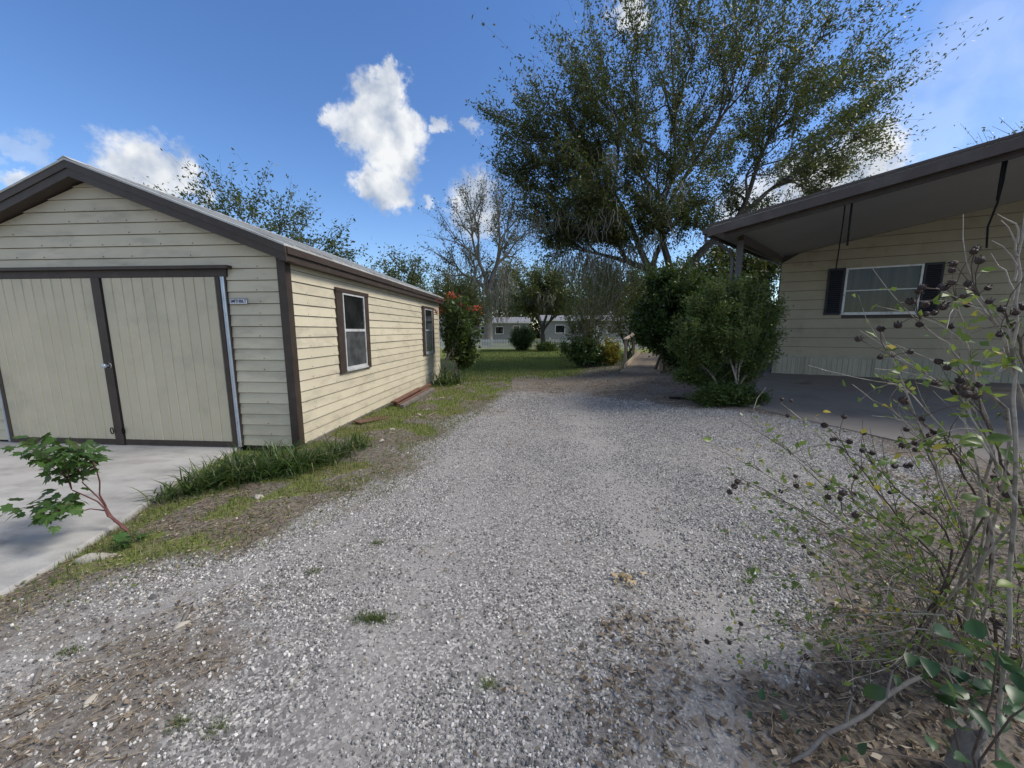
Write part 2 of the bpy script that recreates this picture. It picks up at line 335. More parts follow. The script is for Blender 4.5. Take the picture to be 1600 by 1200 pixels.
sepv = N(t, 'ShaderNodeSeparateColor'); LK(t, vor.outputs['Color'], sepv.inputs[0])
rp = N(t, 'ShaderNodeValToRGB'); LK(t, sepv.outputs[0], rp.inputs[0]); e = rp.color_ramp.elements
e[0].color = (.09,.085,.08,1); e[1].color = (.62,.585,.54,1); x_ = e.new(.45); x_.color = (.20,.192,.182,1); x_ = e.new(.8); x_.color = (.36,.345,.325,1)
dust = tnoise(t, 1.1, 7, .6, vec=pos); sand = tnoise(t, 160, 3, .6, vec=pos)
dustc = mixc(t, sand.outputs[0], (.19,.18,.168), (.38,.36,.335))
grav = mixc(t, maprange(t, dust.outputs[0], .42, .60, .15, .6), rp.outputs[0], dustc); grav = mixc(t, maprange(t, sep.outputs[2], 0, 1, 0, .75), grav, mixc(t, sand.outputs[0], (.25,.238,.222), (.40,.382,.358)))
ln = tnoise(t, 22, 8, .7, vec=pos); litter = mixc(t, maprange(t, ln.outputs[0], .35, .65), (.085,.072,.060), (.25,.215,.18))
lf = tnoise(t, .9, 4, vec=pos); litter = mixc(t, maprange(t, lf.outputs[0], .45, .65, 0, .5), litter, (.21,.195,.18))
gn = tnoise(t, 30, 8, .7, vec=pos); gn2 = tnoise(t, .55, 5, .6, vec=pos)
grs = mixc(t, maprange(t, gn.outputs[0], .3, .7), (.11,.145,.035), (.22,.24,.07)); grs = mixc(t, maprange(t, gn2.outputs[0], .46, .62, 0, .75), grs, (.19,.16,.08))
pert = tnoise(t, 9, 6, .7, vec=pos)
def pm(src, k=1.3):
    a = N(t, 'ShaderNodeMath', operation='ADD'); LK(t, src, a.inputs[0]); LK(t, maprange(t, pert.outputs[0], 0, 1, -k/2, k/2), a.inputs[1]); return maprange(t, a.outputs[0], .35, .65)
colr = mixc(t, pm(sep.outputs[0]), litter, grav); colr = mixc(t, pm(sep.outputs[1]), colr, grs)
LK(t, colr, b.inputs['Base Color']); b.inputs['Roughness'].default_value = .95; b.inputs['Specular IOR Level'].default_value = .15
bp = N(t, 'ShaderNodeBump'); bp.inputs['Strength'].default_value = .8; bp.inputs['Distance'].default_value = .012
hsum = N(t, 'ShaderNodeMath', operation='ADD'); LK(t, sepv.outputs[1], hsum.inputs[0]); LK(t, ln.outputs[0], hsum.inputs[1]); LK(t, hsum.outputs[0], bp.inputs['Height']); LK(t, bp.outputs[0], b.inputs['Normal'])
ground = mk('ground', np.stack([xx.ravel(), yy.ravel(), zz.ravel()], 1), GF, gm, smooth=True)
g_, l_ = masks(xx.ravel(), yy.ravel())
ca = ground.data.attributes.new('cover', 'FLOAT_COLOR', 'POINT')
ca.data.foreach_set('color', np.stack([g_, l_, worn(xx.ravel(), yy.ravel()), np.ones_like(g_)], 1).astype(np.float32).ravel())
tag(ground, kind='structure')

# ---------------------------------------------------------------- shed
SO = np.array([-2.93, 4.92, 0.0]); SROT = RAD(-4.0)
def shed_w(x, y, z):   # shed local -> world
    c, s = math.cos(SROT), math.sin(SROT); return np.array([SO[0]+c*x-s*y, SO[1]+s*x+c*y, z])
shed = empty('shed', SO, SROT)
tag(shed, 'cream lap-sided shed with brown trim and double doors on the left', 'shed')
SW, SLN, EAVE, SL = 5.2, 7.4, 2.5, .385; PEAK = EAVE+SL*SW/2
MB().prism([(-SW+.03, -.05), (-.03, -.05), (-.03, EAVE-.02), (-SW/2, PEAK-.03), (-SW+.03, EAVE-.02)], .03, SLN-.02).build('wall', M['brown'], shed)
PIT = .1485
def lap(name, mat, parent, pb0, pb1, pt0, pt1, z0, z1, face, off=0.0, proud=.018, gap=.007):
    """one lap board; face 'F' (front, along x at y=off, outward -y) or 'R' (along y at x=off, outward +x)"""
    if pb1-pb0 < .02: return
    z1o = z1-gap
    A = [(pb0, proud, z0), (pb1, proud, z0), (pt1, .003, z1o), (pt0, .003, z1o), (pb0, -.006, z0), (pb1, -.006, z0), (pt1, -.006, z1o), (pt0, -.006, z1o)]
    V = [(p, off-o, z) for p, o, z in A] if face == 'F' else [(off+o, p, z) for p, o, z in A]
    m = MB(); m.add(V, [(0,1,2,3), (4,7,6,5), (0,4,5,1), (1,5,6,2), (2,6,7,3), (3,7,4,0)]); return m.build(name, mat, parent)
DL, DR, DT = -4.40, -.80, 2.42      # door opening
nrow = int((PEAK)/PIT)+1
rs = random.Random(3)
for i in range(nrow):
    z0 = .02+i*PIT; z1 = min(z0+PIT, PEAK-.01)
    if z1-z0 < .02: continue
    ins = lambda z: max(0, (z-EAVE)/SL)
    l0, l1, r0, r1 = -SW+ins(z0), -SW+ins(z1), -ins(z0), -ins(z1)
    j = rs.uniform(-.002, .002)
    if z0 < DT-.05:
        z1c = z1
        lap('siding_board', M['siding'], shed, l0, DL, l1, DL, z0, z1c, 'F', j); lap('siding_board', M['siding'], shed, DR, r0, DR, r1, z0, z1c, 'F', j)
    else: lap('siding_board', M['siding'], shed, l0, r0, l1, r1, z0, z1, 'F', j)
WIN = [(1.13, 2.25), (5.60, 6.70)]; WZ0, WZ1 = .92, 2.27
for i in range(int(EAVE/PIT)+1):
    z0 = .02+i*PIT; z1 = min(z0+PIT, EAVE+.02); segs = [(0.0, SLN)]
    if z1 > WZ0+.03 and z0 < WZ1-.03:
        segs = [(0, WIN[0][0]+.05), (WIN[0][1]-.05, WIN[1][0]+.05), (WIN[1][1]-.05, SLN)]
    for a, c in segs:
        j = rs.uniform(-.002, .002); lap('siding_board', M['siding'], shed, a, c, a, c, z0, z1, 'R', j)
nb = MB()
for i in range(nrow):
    z = .02+i*PIT+.02
    for s in np.arange(-5.0, 0, .42):
        s2 = s+rs.uniform(-.03, .03)
        if (z < DT and DL-.05 < s2 < DR+.05) or z > EAVE+SL*min(s2+SW, -s2)-.1 or s2 > -.15: continue
        if rs.random() < .75: nb.box(s2-.005, s2+.005, -.021, -.012, z-.004, z+.006)
    for y in np.arange(.4, 7.3, .61):
        if any(a-.1 < y < c+.1 for a, c in WIN) and z > WZ0-.1: continue
        if z < EAVE-.1 and rs.random() < .6: nb.box(.012, .021, y-.005, y+.005, z-.004, z+.006)
nb.build('nail_heads', M['brown'], shed)['kind'] = 'stuff'
# corner trims, base
MB().box(-.085, .028, -.030, -.004, -.03, EAVE+.02).box(.006, .030, -.0045, .075, -.03, EAVE+.02).build('corner_trim', M['brown'], shed)
MB().box(-SW-.028, -SW+.085, -.030, -.004, -.03, EAVE+.02).build('corner_trim', M['brown'], shed)
MB().box(.004, .014, SLN-.09, SLN+.01, 0, EAVE).build('corner_trim', M['siding'], shed)
MB().box(.002, .05, .08, SLN, -.06, .03).build('sill_plate', M['oldwood'], shed)
# roof
OV, EO, TH = .17, .15, .20
zt = lambda s: PEAK+TH-SL*abs(s+SW/2)    # roof top height at local x
for sgn in (1, -1):
    xe = EO if sgn > 0 else -SW-EO
    m = MB(); poly = [(-SW/2, zt(-SW/2)+.012), (xe, zt(xe)+.012), (xe, zt(xe)-.012), (-SW/2, zt(-SW/2)-.012)]
    m.prism(poly, -OV-.02, SLN+.2); rp_ = m.build('roof_panel', M['metalroof'], shed)
    rb = MB()
    for y in np.arange(0, SLN, .3):
        rb.prism([(-SW/2, zt(-SW/2)+.03), (xe, zt(xe)+.03), (xe, zt(xe)+.01), (-SW/2, zt(-SW/2)+.01)], y, y+.03)
    rb.build('roof_ribs', M['metalroof'], rp_)
    # rake board in two steps, soffit
    MB().prism([(-SW/2, zt(-SW/2)-.014), (xe, zt(xe)-.014), (xe, zt(xe)-.10), (-SW/2, zt(-SW/2)-.10)], -OV-.012, -OV+.02).build('rake_trim', M['brown'], shed)
    MB().prism([(-SW/2, zt(-SW/2)-.101), (xe, zt(xe)-.101), (xe, zt(xe)-.20), (-SW/2, zt(-SW/2)-.20)], -OV, -OV+.02).build('rake_board', M['brown'], shed)
    MB().prism([(-SW/2, zt(-SW/2)-.17), (xe, zt(xe)-.17), (xe, zt(xe)-.186), (-SW/2, zt(-SW/2)-.186)], -OV+.021, .02).build('soffit', M['brown'], shed)
    # eave fascia
    m = MB().box(xe-.012 if sgn > 0 else xe, xe+.012 if sgn > 0 else xe+.02, -OV+.022, SLN+.18, zt(xe)-.10, zt(xe)-.013)
    m.box(xe-.03, xe-.013, -OV+.022, SLN+.18, zt(xe)-.19, zt(xe)-.101) if sgn > 0 else None
    m.build('eave_fascia', M['brown'], shed)
    if sgn > 0: MB().box(.03, xe-.032, -OV+.022, SLN+.18, zt(xe)-.185, zt(xe)-.17).build('soffit', M['brown'], shed)
MB().prism([(-SW/2-.1, zt(-SW/2-.1)+.02), (-SW/2, zt(-SW/2)+.035), (-SW/2+.1, zt(-SW/2+.1)+.02), (-SW/2, zt(-SW/2)+.02)], -OV-.02, SLN+.2).build('ridge_cap', M['metalroof'], shed)
# doors
MB().box(DL, DR, .005, .03, -.03, DT).build('door_recess', M['black'], shed)
MB().box(-4.6, -.70, -.10, -.018, 2.385, 2.425).build('door_track', M['brown'], shed)
MB().box(DL, DR+.03, -.04, .004, 2.29, 2.384).build('door_header', M['brown'], shed)
MB().box(-4.36, -.84, -.03, .02, -.035, .005).build('door_threshold', M['oldwood'], shed)
for k, (x0, x1) in enumerate(((-4.29, -2.68), (-2.535, -.93))):
    dr = bpy.data.objects.new('door', None); link(dr, shed)
    if k == 0: tag(dr, 'faded left door leaf dented near its lower corner')
    n = 11; wd = (x1-x0)/n
    for i in range(n):
        a = x0+i*wd; c = a+wd; yb = -.036; m = MB(); dy = 0
        m.prism([(a, -.02), (a, yb), (a+wd*.60, yb-.002), (c-.014, yb-.005), (c-.007, yb+.006), (c-.0015, yb+.006), (c-.0015, -.02)], .075, 2.285, 2)
        m.build('door_strip', M['doorskin'], dr)
    MB().box(x0, x1, -.044, -.012, .006, .074).build('bottom_rail', M['brown'], dr)
    sx = MB().box(x0-.055, x0-.001, -.045, -.012, .006, 2.286) if k == 0 else MB().box(x1+.001, x1+.055, -.045, -.012, .006, 2.286)
    sx.build('stile', M['brown'], dr)
    if k == 0:
        MB().box(-2.678, -2.555, -.052, -.012, -.01, 2.287).build('stile', M['brown'], dr)
        kn = MB(); kn.tube([(-2.60, -.054, 1.12), (-2.60, -.064, 1.12)], [.042, .040], 14); kn.tube([(-2.60, -.06, 1.12), (-2.60, -.085, 1.12), (-2.60, -.10, 1.12), (-2.60, -.125, 1.12), (-2.60, -.135, 1.12), (-2.60, -.136, 1.12)], [.016, .016, .03, .032, .022, .001], 14)
        kn.build('door_knob', M['galv'], dr, True)
    else: MB().box(-2.552, -2.537, -.046, -.012, .0, 2.286).build('stile', M['black'], dr)
    hs = MB(); th = np.linspace(0, 2*math.pi, 13); hx = -2.70 if k == 0 else -2.525
    hs.tube([(hx+.022*math.cos(q), -.062, .20+.045*math.sin(q)) for q in th], .006, 5); hs.build('pull_ring', M['cord'], dr)
for x0, x1 in ((-.872, -.812), (-4.40, -4.348)):
    MB().box(x0, x1, -.032, .0, .0, 2.31).box(x0+.02, x0+.026, -.036, -.032, .0, 2.30).box(x1-.008, x1, -.038, -.032, .0, 2.31).build('jamb_flashing', M['galv'], shed)
MB().box(-.811, -.795, -.034, .0, 0, 2.35).build('jamb_edge', M['brown'], shed)
# windows
for w0, w1 in WIN:
    wn = bpy.data.objects.new('window', None); link(wn, shed)
    MB().box(.006, .03, w0+.10, w1-.10, WZ0+.02, WZ1-.06).build('reveal', M['black'], wn)
    for a, c in ((w0, w0+.17), (w1-.17, w1)): MB().box(.008, .045, a, c, WZ0-.03, WZ1-.055).build('side_trim', M['brown'], wn)
    MB().box(.008, .052, w0-.01, w1+.01, WZ1-.054, WZ1+.012).build('head_trim', M['brown'], wn)
    a, c = w0+.18, w1-.18; zm = 1.60
    f = MB()
    for (y0, y1, z0, z1) in ((a, a+.028, WZ0+.02, WZ1-.06), (c-.028, c, WZ0+.02, WZ1-.06), (a+.0281, c-.0281, WZ0+.02, WZ0+.065), (a+.0281, c-.0281, WZ1-.085, WZ1-.06), (a+.0281, c-.0281, zm-.022, zm+.022)): f.box(.031, .052, y0, y1, z0, z1)
    f.build('frame', M['alu'], wn)
    MB().box(.008, .07, a-.01, c+.01, WZ0-.01, WZ0+.018).build('sill', M['alu'], wn)
    MB().box(.032, .038, a+.03, c-.03, zm+.023, WZ1-.086).build('pane', M['glass'], wn)
    MB().box(.032, .042, a+.03, c-.03, WZ0+.066, zm-.023).build('pane', M['dustyglass'], wn)
# name plate
def text_mesh(s, size, mat, parent, mw, depth=.002):
    cu = bpy.data.curves.new('lettering', 'FONT'); cu.body = s; cu.size = size; cu.extrude = depth; cu.align_x = 'CENTER'; cu.align_y = 'CENTER'; cu.offset = .0012
    to = bpy.data.objects.new('tmp', cu); COL.objects.link(to); dg = bpy.context.evaluated_depsgraph_get(); me = bpy.data.meshes.new_from_object(to.evaluated_get(dg)); bpy.data.objects.remove(to)
    me.materials.clear(); me.materials.append(mat); o = bpy.data.objects.new('lettering', me); o.matrix_local = mw; return link(o, parent)
sgn = empty('sign', shed_w(-.65, -.026, 1.975), SROT); tag(sgn, 'small white name plate with dark blue letters beside the shed door', 'sign')
MB().box(-.125, .125, -.004, .0, -.038, .038).build('plate', M['white'], sgn)
M['blueink'] = pmat('blue_ink', (.02,.03,.09), (.03,.04,.12), 5, .5, 0)
text_mesh('SMITHBILT', .058, M['blueink'], sgn, Matrix.Translation((0, -.0045, 0)) @ Matrix.Rotation(math.pi/2, 4, 'X') @ Matrix.Diagonal((.80, 1, 1, 1)))
bm_ = MB()
for a in ((-.125, .125, .033, .038), (-.125, .125, -.038, -.033), (-.125, -.120, -.0329, .0329), (.120, .125, -.0329, .0329)): bm_.box(a[0], a[1], -.006, -.0041, a[2], a[3])
bm_.build('plate_edge', M['blueink'], sgn)

# concrete apron in front of the shed doors
ap = [(-2.95, -.5), (-3.13, 1.6), (-3.2, 2.4), (-3.36, 3.0), (-3.72, 4.0), (-3.82, 4.93), (-3.76, 4.99), (-9.5, 5.40), (-9.5, -.5)]
m = MB().prism(ap, -.12, -.012, 2); apron = m.build('concrete_apron', M['concrete']); tag(apron, kind='structure')
mod = apron.modifiers.new('b', 'BEVEL'); mod.width = .02; mod.segments = 2

# ---------------------------------------------------------------- mobile home
HO = np.array([8.55, 12.11, .2]); HROT = RAD(-27.66)
home = empty('mobile_home', HO, HROT); tag(home, 'mobile home with wide porch roof, shutters and yellow lap siding on the right', 'house')
HS, HT, HX = .198, 3.69, 9.0
MB().prism([(.02, -.2), (HX, -.2), (HX, HT+HS*HX-.02), (.02, HT-.02)], .004, .3).build('wall', M['brown'], home)
# side wall runs back from the corner
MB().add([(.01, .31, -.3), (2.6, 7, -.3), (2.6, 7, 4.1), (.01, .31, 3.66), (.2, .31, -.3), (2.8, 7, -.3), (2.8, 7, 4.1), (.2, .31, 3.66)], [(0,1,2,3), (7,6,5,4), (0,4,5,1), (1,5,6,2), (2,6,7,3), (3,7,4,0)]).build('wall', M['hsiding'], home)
hwx0, hwx1, hwz0, hwz1 = 1.58, 3.24, 1.88, 3.22
HP = .289
for i in range(17):
    z0 = .60+i*HP; z1 = z0+HP
    cut = lambda z: max(0.0, (z-HT)/HS)
    if z0 > HT+HS*HX: break
    x0b, x0t = cut(z0), cut(z1)
    if x0t > HX-.1: continue
    if z0 < hwz1-.02 and z1 > hwz0+.02:
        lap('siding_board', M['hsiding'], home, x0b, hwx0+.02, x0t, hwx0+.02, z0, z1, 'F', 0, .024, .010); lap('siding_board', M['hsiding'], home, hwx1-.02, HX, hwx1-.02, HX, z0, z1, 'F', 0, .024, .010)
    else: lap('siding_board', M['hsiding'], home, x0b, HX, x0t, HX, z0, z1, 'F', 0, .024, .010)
MB().box(-.01, HX, -.032, .0, .545, .615).build('skirt_rail', M['skirt'], home)
rs = random.Random(8); x = 0.0
while x < 7.6:
    w = rs.choice([.06, .11, .16, .13]); m = MB(); m.prism([(x, -.002), (x, -.022), (x+w-.012, -.026), (x+w-.008, -.012), (x+w-.001, -.012), (x+w-.001, -.002)], -.03, .544, 2); m.build('skirt_panel', M['skirt'], home); x += w
wn = bpy.data.objects.new('window', None); link(wn, home)
zm = hwz0+.68
f = MB()
for (a, c, z0, z1) in ((hwx0, hwx0+.05, hwz0, hwz1), (hwx1-.05, hwx1, hwz0, hwz1), (hwx0+.051, hwx1-.051, hwz0, hwz0+.05), (hwx0+.051, hwx1-.051, hwz1-.045, hwz1)): f.box(a, c, -.05, -.004, z0, z1)
f.build('frame', M['alu'], wn); MB().box(hwx0+.051, hwx1-.051, -.042, -.012, zm-.014, zm+.014).build('meeting_rail', M['alu'], wn)
MB().box(hwx0+.051, hwx1-.051, -.016, -.006, hwz0+.051, zm-.015).build('pane', M['curtainglass'], wn)
MB().box(hwx0+.051, hwx1-.051, -.022, -.012, zm+.015, hwz1-.046).build('pane', M['curtainglass'], wn)
MB().box(hwx0-.03, hwx1+.03, -.07, -.004, hwz0-.03, hwz0-.001).build('sill', M['alu'], wn)
for a, c in ((hwx0-.41, hwx0-.015), (hwx1+.015, hwx1+.40)):
    sh = MB().box(a, c, -.045, -.018, hwz0-.02, hwz1+.02).build('shutter', M['navy'], home)
    lv = MB()
    for z in np.arange(hwz0+.05, hwz1-.05, .06): lv.add([(a+.05, -.046, z), (c-.05, -.046, z), (c-.05, -.058, z+.015), (a+.05, -.058, z+.015), (c-.05, -.046, z+.045), (a+.05, -.046, z+.045)], [(0,1,2,3), (3,2,4,5)])
    lv.build('louvres', M['navy'], sh)
# roof over wall and porch: plane rises to the right
sk = 1.45/5.12
FY = -6.0; FX0 = -2.08
def rz(x): return HT+HS*x
rfp = [(FX0, FY), (HX+.5, FY), (HX+.5, 5.0), (FX0+sk*(5.0-FY), 5.0)]
def sheet(poly, lo, hi):
    n = len(poly); V = [(x, y, rz(x)+lo) for x, y in poly]+[(x, y, rz(x)+hi) for x, y in poly]
    return MB().add(V, [tuple(range(n))[::-1], tuple(range(n, 2*n))]+[(i, (i+1) % n, (i+1) % n+n, i+n) for i in range(n)])
inn = [(FX0+.06, FY+.04), (HX+.45, FY+.04), (HX+.45, 4.9), (FX0+.06+sk*(4.9-FY-.04), 4.9)]
sheet(inn, .012, .05).build('ceiling', M['ceil'], home)
sheet(rfp, .14, .20).build('roof', M['metalroof'], home)
m = MB()
m.add([(FX0, FY, rz(FX0)-.02), (HX+.5, FY, rz(HX+.5)-.02), (HX+.5, FY, rz(HX+.5)+.19), (FX0, FY, rz(FX0)+.19), (FX0, FY+.03, rz(FX0)-.02), (HX+.5, FY+.03, rz(HX+.5)-.02), (HX+.5, FY+.03, rz(HX+.5)+.19), (FX0, FY+.03, rz(FX0)+.19)], [(0,1,2,3), (7,6,5,4), (0,4,5,1), (1,5,6,2), (2,6,7,3), (3,7,4,0)])
m.build('rake_fascia', M['hfascia'], home)
m = MB(); y0 = FY-.012
m.add([(FX0-.01, y0, rz(FX0)+.165), (HX+.5, y0, rz(HX+.5)+.165), (HX+.5, y0, rz(HX+.5)+.21), (FX0-.01, y0, rz(FX0)+.21), (FX0-.01, FY-.001, rz(FX0)+.165), (HX+.5, FY-.001, rz(HX+.5)+.165), (HX+.5, FY-.001, rz(HX+.5)+.21), (FX0-.01, FY-.001, rz(FX0)+.21)], [(0,1,2,3), (7,6,5,4), (0,4,5,1), (1,5,6,2), (2,6,7,3), (3,7,4,0)])
m.build('drip_edge', M['hfascia'], home)
MB().beam((FX0+.3, FY+.20, rz(FX0+.3)-.05), (HX+.4, FY+.20, rz(HX+.4)-.05), .05, .10).build('edge_beam', M['brown'], home)
e0 = (FX0, FY+.03); e1 = (FX0+sk*(5-FY-.03), 5.0)
MB().beam((e0[0], e0[1], rz(e0[0])+.08), (e1[0], e1[1], rz(e1[0])+.08), .03, .2).build('eave_fascia', M['hfascia'], home)
MB().beam((e0[0]-.06, e0[1]+.1, rz(e0[0])+.11), (e1[0]-.06, e1[1], rz(e1[0])+.11), .09, .10).build('gutter', M['hfascia'], home)
PX, PY = -1.45, -5.06
MB().beam((PX, PY, -.05), (PX, PY, rz(PX)-.10), .12, .12, (0,1,0)).build('porch_post', M['post'], home)
MB().beam((PX, PY, rz(PX)-.06), (-.05, -.03, rz(0)-.07), .11, .20).build('porch_beam', M['brown'], home)
dp = MB(); g0 = np.array([FX0-.03, FY+.25, rz(FX0)+.05])
dp.tube([g0, g0+[0, 0, -.10], g0+[.25, .05, -.17], (PX-.16, PY, rz(PX)-.32), (PX-.12, PY, rz(PX)-.50), (PX-.12, PY, .1)], .035, 8)
dp.build('downspout', M['post'], home, True)
# patio slab
def hl(x, y):   # home local -> world xy
    c, s = math.cos(HROT), math.sin(HROT); return (HO[0]+c*x-s*y, HO[1]+s*x+c*y)
cA = hl(-.15, .2); cB = hl(9, .2); cC = hl(9, -8.5)
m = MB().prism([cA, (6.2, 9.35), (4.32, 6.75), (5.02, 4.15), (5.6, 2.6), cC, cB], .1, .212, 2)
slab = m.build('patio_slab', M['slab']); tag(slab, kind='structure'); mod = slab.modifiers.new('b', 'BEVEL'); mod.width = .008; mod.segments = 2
# hanging cords under the porch edge
def cord(name, pts, r, label):
    m = MB(); m.tube(pts, r, 6); o = m.build(name, M['cord'], None, True); tag(o, label, 'cord', 'cords hanging from the porch ceiling'); return o
def fasc(u, v):    # point on the vertical plane of the porch edge beam
    P = np.array([*hl(0, FY+.26), 0]); n = np.array([math.sin(-HROT), math.cos(HROT), 0]); d = ray(u, v); return C0+d*(np.dot(P-C0, n)/np.dot(d, n))
a = fasc(1321, 316); cord('hanging_cord', [a, a+[0, 0, -.4], a+[.0, .02, -.9], a+[-.02, .01, -1.25]], .011, 'long thin black cord hanging in front of the left shutter')
a = fasc(1332, 312); cord('hanging_cord', [a, a+[0, 0, -.3], a+[.01, 0, -.78]], .016, 'short black cord hanging from the porch edge above the window')
a = fasc(1576, 236); cord('hanging_cord', [a, a+[0, .0, -.45], a+[-.03, .0, -.75], a+[-.09, .02, -1.1], a+[-.05, .02, -1.42]], .013, 'long black cord hanging near the right end of the porch')
a = fasc(1571, 238); cord('hanging_cord', [a, a+[0, .0, -.3], a+[.01, .0, -.70]], .018, 'short black cord doubled beside the longer one at the porch right end')
# ---------------------------------------------------------------- tree machinery
def kmeans(P, k, rng):
    c = P[rng.choice(len(P), k, replace=False)]
    for _ in range(4):
        a = np.argmin(((P[:, None]-c[None])**2).sum(-1), 1)
        c = np.array([P[a == i].mean(0) if (a == i).any() else c[i] for i in range(k)])
    return a
def grow(node, d, T, B, twigs, rng, rt, ex, frac, wob, kf=3, lvl=0, sides=5):
    n = len(T)
    if n == 1:
        P = bez(node, d, T[0], 5, .35); B.tube(P, np.linspace(rt*1.1, rt*.35, 5), 3); twigs.append(P); return
    k = min(n, kf if n > 5 else 2); a = kmeans(T, k, rng)
    for i in range(k):
        g = T[a == i]
        if len(g) == 0: continue
        c = g.mean(0); L = np.linalg.norm(c-node)
        q = node+(c-node)*frac*rng.uniform(.8, 1.25) if len(g) > 1 else g[0]
        if len(g) == 1: grow(node, d, g, B, twigs, rng, rt, ex, frac, wob); continue
        q = q+rng.normal(size=3)*L*wob; P = bez(node, d, q, 5, .4); r0 = rt*n**ex*.8; r1 = rt*len(g)**ex
        B.tube(P, np.linspace(min(r0, r1*1.5), r1, 5), 7 if r1 > .06 else (5 if r1 > .02 else 3)); 
        if len(g) <= 3: twigs.append(P)
        grow(q, unit(P[-1]-P[-2]), g, B, twigs, rng, rt, ex, frac, wob, kf, lvl+1)
def ell(rng, lobes, base=None):
    out = []
    for c, r, n in lobes:
        v = unit(rng.normal(size=(n, 3)))*(rng.random((n, 1))**.42)*np.where(rng.random((n, 1)) < .09, 1.28, 1.0); out.append(np.asarray(c)+v*np.asarray(r))
    return np.concatenate(out)
def twig_leaves(twigs, rng, per, spread, droop=.2, u0=.15):
    P = []; D = []
    for t in twigs:
        m = max(1, int(per*rng.uniform(.6, 1.4))); u = rng.uniform(u0, 1.03, m)*(len(t)-1); i = np.minimum(u.astype(int), len(t)-2); f = (u-i)[:, None]
        P.append(t[i]*(1-f)+t[i+1]*f+rng.normal(size=(m, 3))*spread); D.append(unit(t[i+1]-t[i])*.7+rng.normal(size=(m, 3))*.8-[0, 0, droop])
    return np.concatenate(P), np.concatenate(D)
def plant(name, label, cat, base, stems, lobes, seed, leafm, barkm, per, L, Wd, spread, rt=.01, ex=.5, frac=.3, wob=.04, group=None, droop=.2, u0=.15, kf=3, fold=0, crown='crown', trunk='trunk', top=None, bj=.14):
    rng = np.random.default_rng(seed); root = empty(name, base); tag(root, label, cat, group); base = np.asarray(base, float)
    T = ell(rng, lobes); B = Bulk(); tw = []
    if top is not None:
        top = np.asarray(top, float); r = rt*len(T)**ex*1.15; P = bez(base+[0, 0, -.1], (0, 0, 1), top, 7); R = np.linspace(r*1.35, r, 7); R[0] *= 1.35; B.tube(P, R, 9)
        grow(top, unit(P[-1]-P[-2]), T, B, tw, rng, rt, ex, frac, wob, kf)
    else:
        a = kmeans(T, min(stems, len(T)), rng)
        for i in range(stems):
            g = T[a == i]
            if len(g) == 0: continue
            b0 = base+np.array([rng.normal()*bj, rng.normal()*bj, -.03]); q = b0+(g.mean(0)-b0)*.3+[0, 0, .1]
            P = bez(b0, unit(g.mean(0)-b0)+[0, 0, .8], q, 5); r = rt*len(g)**ex; B.tube(P, np.linspace(r*1.2, r, 5), 5); grow(q, unit(P[-1]-P[-2]), g, B, tw, rng, rt, ex, frac, wob, kf)
    B.build(trunk, barkm, root, True, loc=None).matrix_parent_inverse = Matrix.Translation(-Vector(base))
    if per > 0:
        P, D = twig_leaves(tw, rng, per, spread, droop, u0); n = len(P)
        V, F, t_ = leaf_arrays(P, D, L*rng.uniform(.65, 1.3, n), Wd*rng.uniform(.7, 1.3, n), rng, fold=fold)
        mk(crown, V, F, leafm, root, tint=t_).matrix_parent_inverse = Matrix.Translation(-Vector(base))
    return root, T, tw
def moss(root, base, pts, rng, lo, hi, n, name='spanish_moss', sp=.22, w=.02):
    B = Bulk()
    for p in pts:
        for _ in range(n):
            a = p+rng.normal(size=3)*[sp, sp, sp*.3]; L = rng.uniform(lo, hi)*rng.uniform(.4, 1); k = 5
            P = a+np.cumsum(np.concatenate([[[0, 0, 0]], np.stack([rng.normal(size=k)*.09*L**.5, rng.normal(size=k)*.09*L**.5, -np.full(k, L/k)], 1)]), 0)
            sd = unit([rng.normal(), rng.normal(), 0])*w; ww = np.array([.6, 1, 1.1, .8, .5, .1])[:, None]
            V = np.concatenate([P-sd*ww, P+sd*ww]); F = np.array([[i, i+1, i+7, i+6] for i in range(5)]); B.add(V, F)
    o = B.build(name, M['moss'], root); o.matrix_parent_inverse = Matrix.Translation(-Vector(base)); o['kind'] = 'stuff'; return o

# ---------------------------------------------------------------- trees
# big oak beside the home
y = 17.0; OB = np.array([7.1, 17.0, .1])
def lob(u, v, y, ru, rv, ry, n): c = at(u, v, y); s = y/FPX; return (c, (ru*s, ry, rv*s), n)
lobes = [lob(1075, 180, 17, 285, 150, 5.5, 620), lob(910, 290, 16, 125, 85, 3.0, 300), lob(890, 160, 16.5, 110, 75, 3, 150), lob(950, 350, 15.5, 115, 40, 2.2, 130), lob(780, 175, 16, 50, 30, 1.2, 26), lob(790, 260, 16, 45, 26, 1.2, 26), lob(1240, 170, 18, 165, 150, 4, 220), lob(1090, 40, 17.5, 240, 150, 4.5, 300),
         lob(840, 215, 16, 100, 70, 2.5, 90), lob(870, 345, 16, 85, 60, 2.5, 120), lob(1000, 300, 15.5, 150, 80, 3, 160), lob(1310, 240, 18.5, 95, 70, 2, 110), lob(1365, 140, 18, 50, 70, 1.8, 60), lob(1080, 340, 18, 120, 50, 3, 60)]
root, T, tw = plant('oak_tree', 'tall spreading oak hung with grey moss beside the porch roof', 'tree', OB, 1, lobes, 11, M['oak'], M['bark'], 37, .138, .056, .12, rt=.0072, ex=.465, frac=.30, wob=.055, top=OB+[.15, .1, 2.6], kf=3)
rng = np.random.default_rng(4)
low = T[(T[:, 2] < 8.0) & (T[:, 0] < 6.5)]; pts = low[rng.choice(len(low), 30)]
moss(root, OB, pts, rng, .5, 1.7, 22, sp=.3, w=.012)
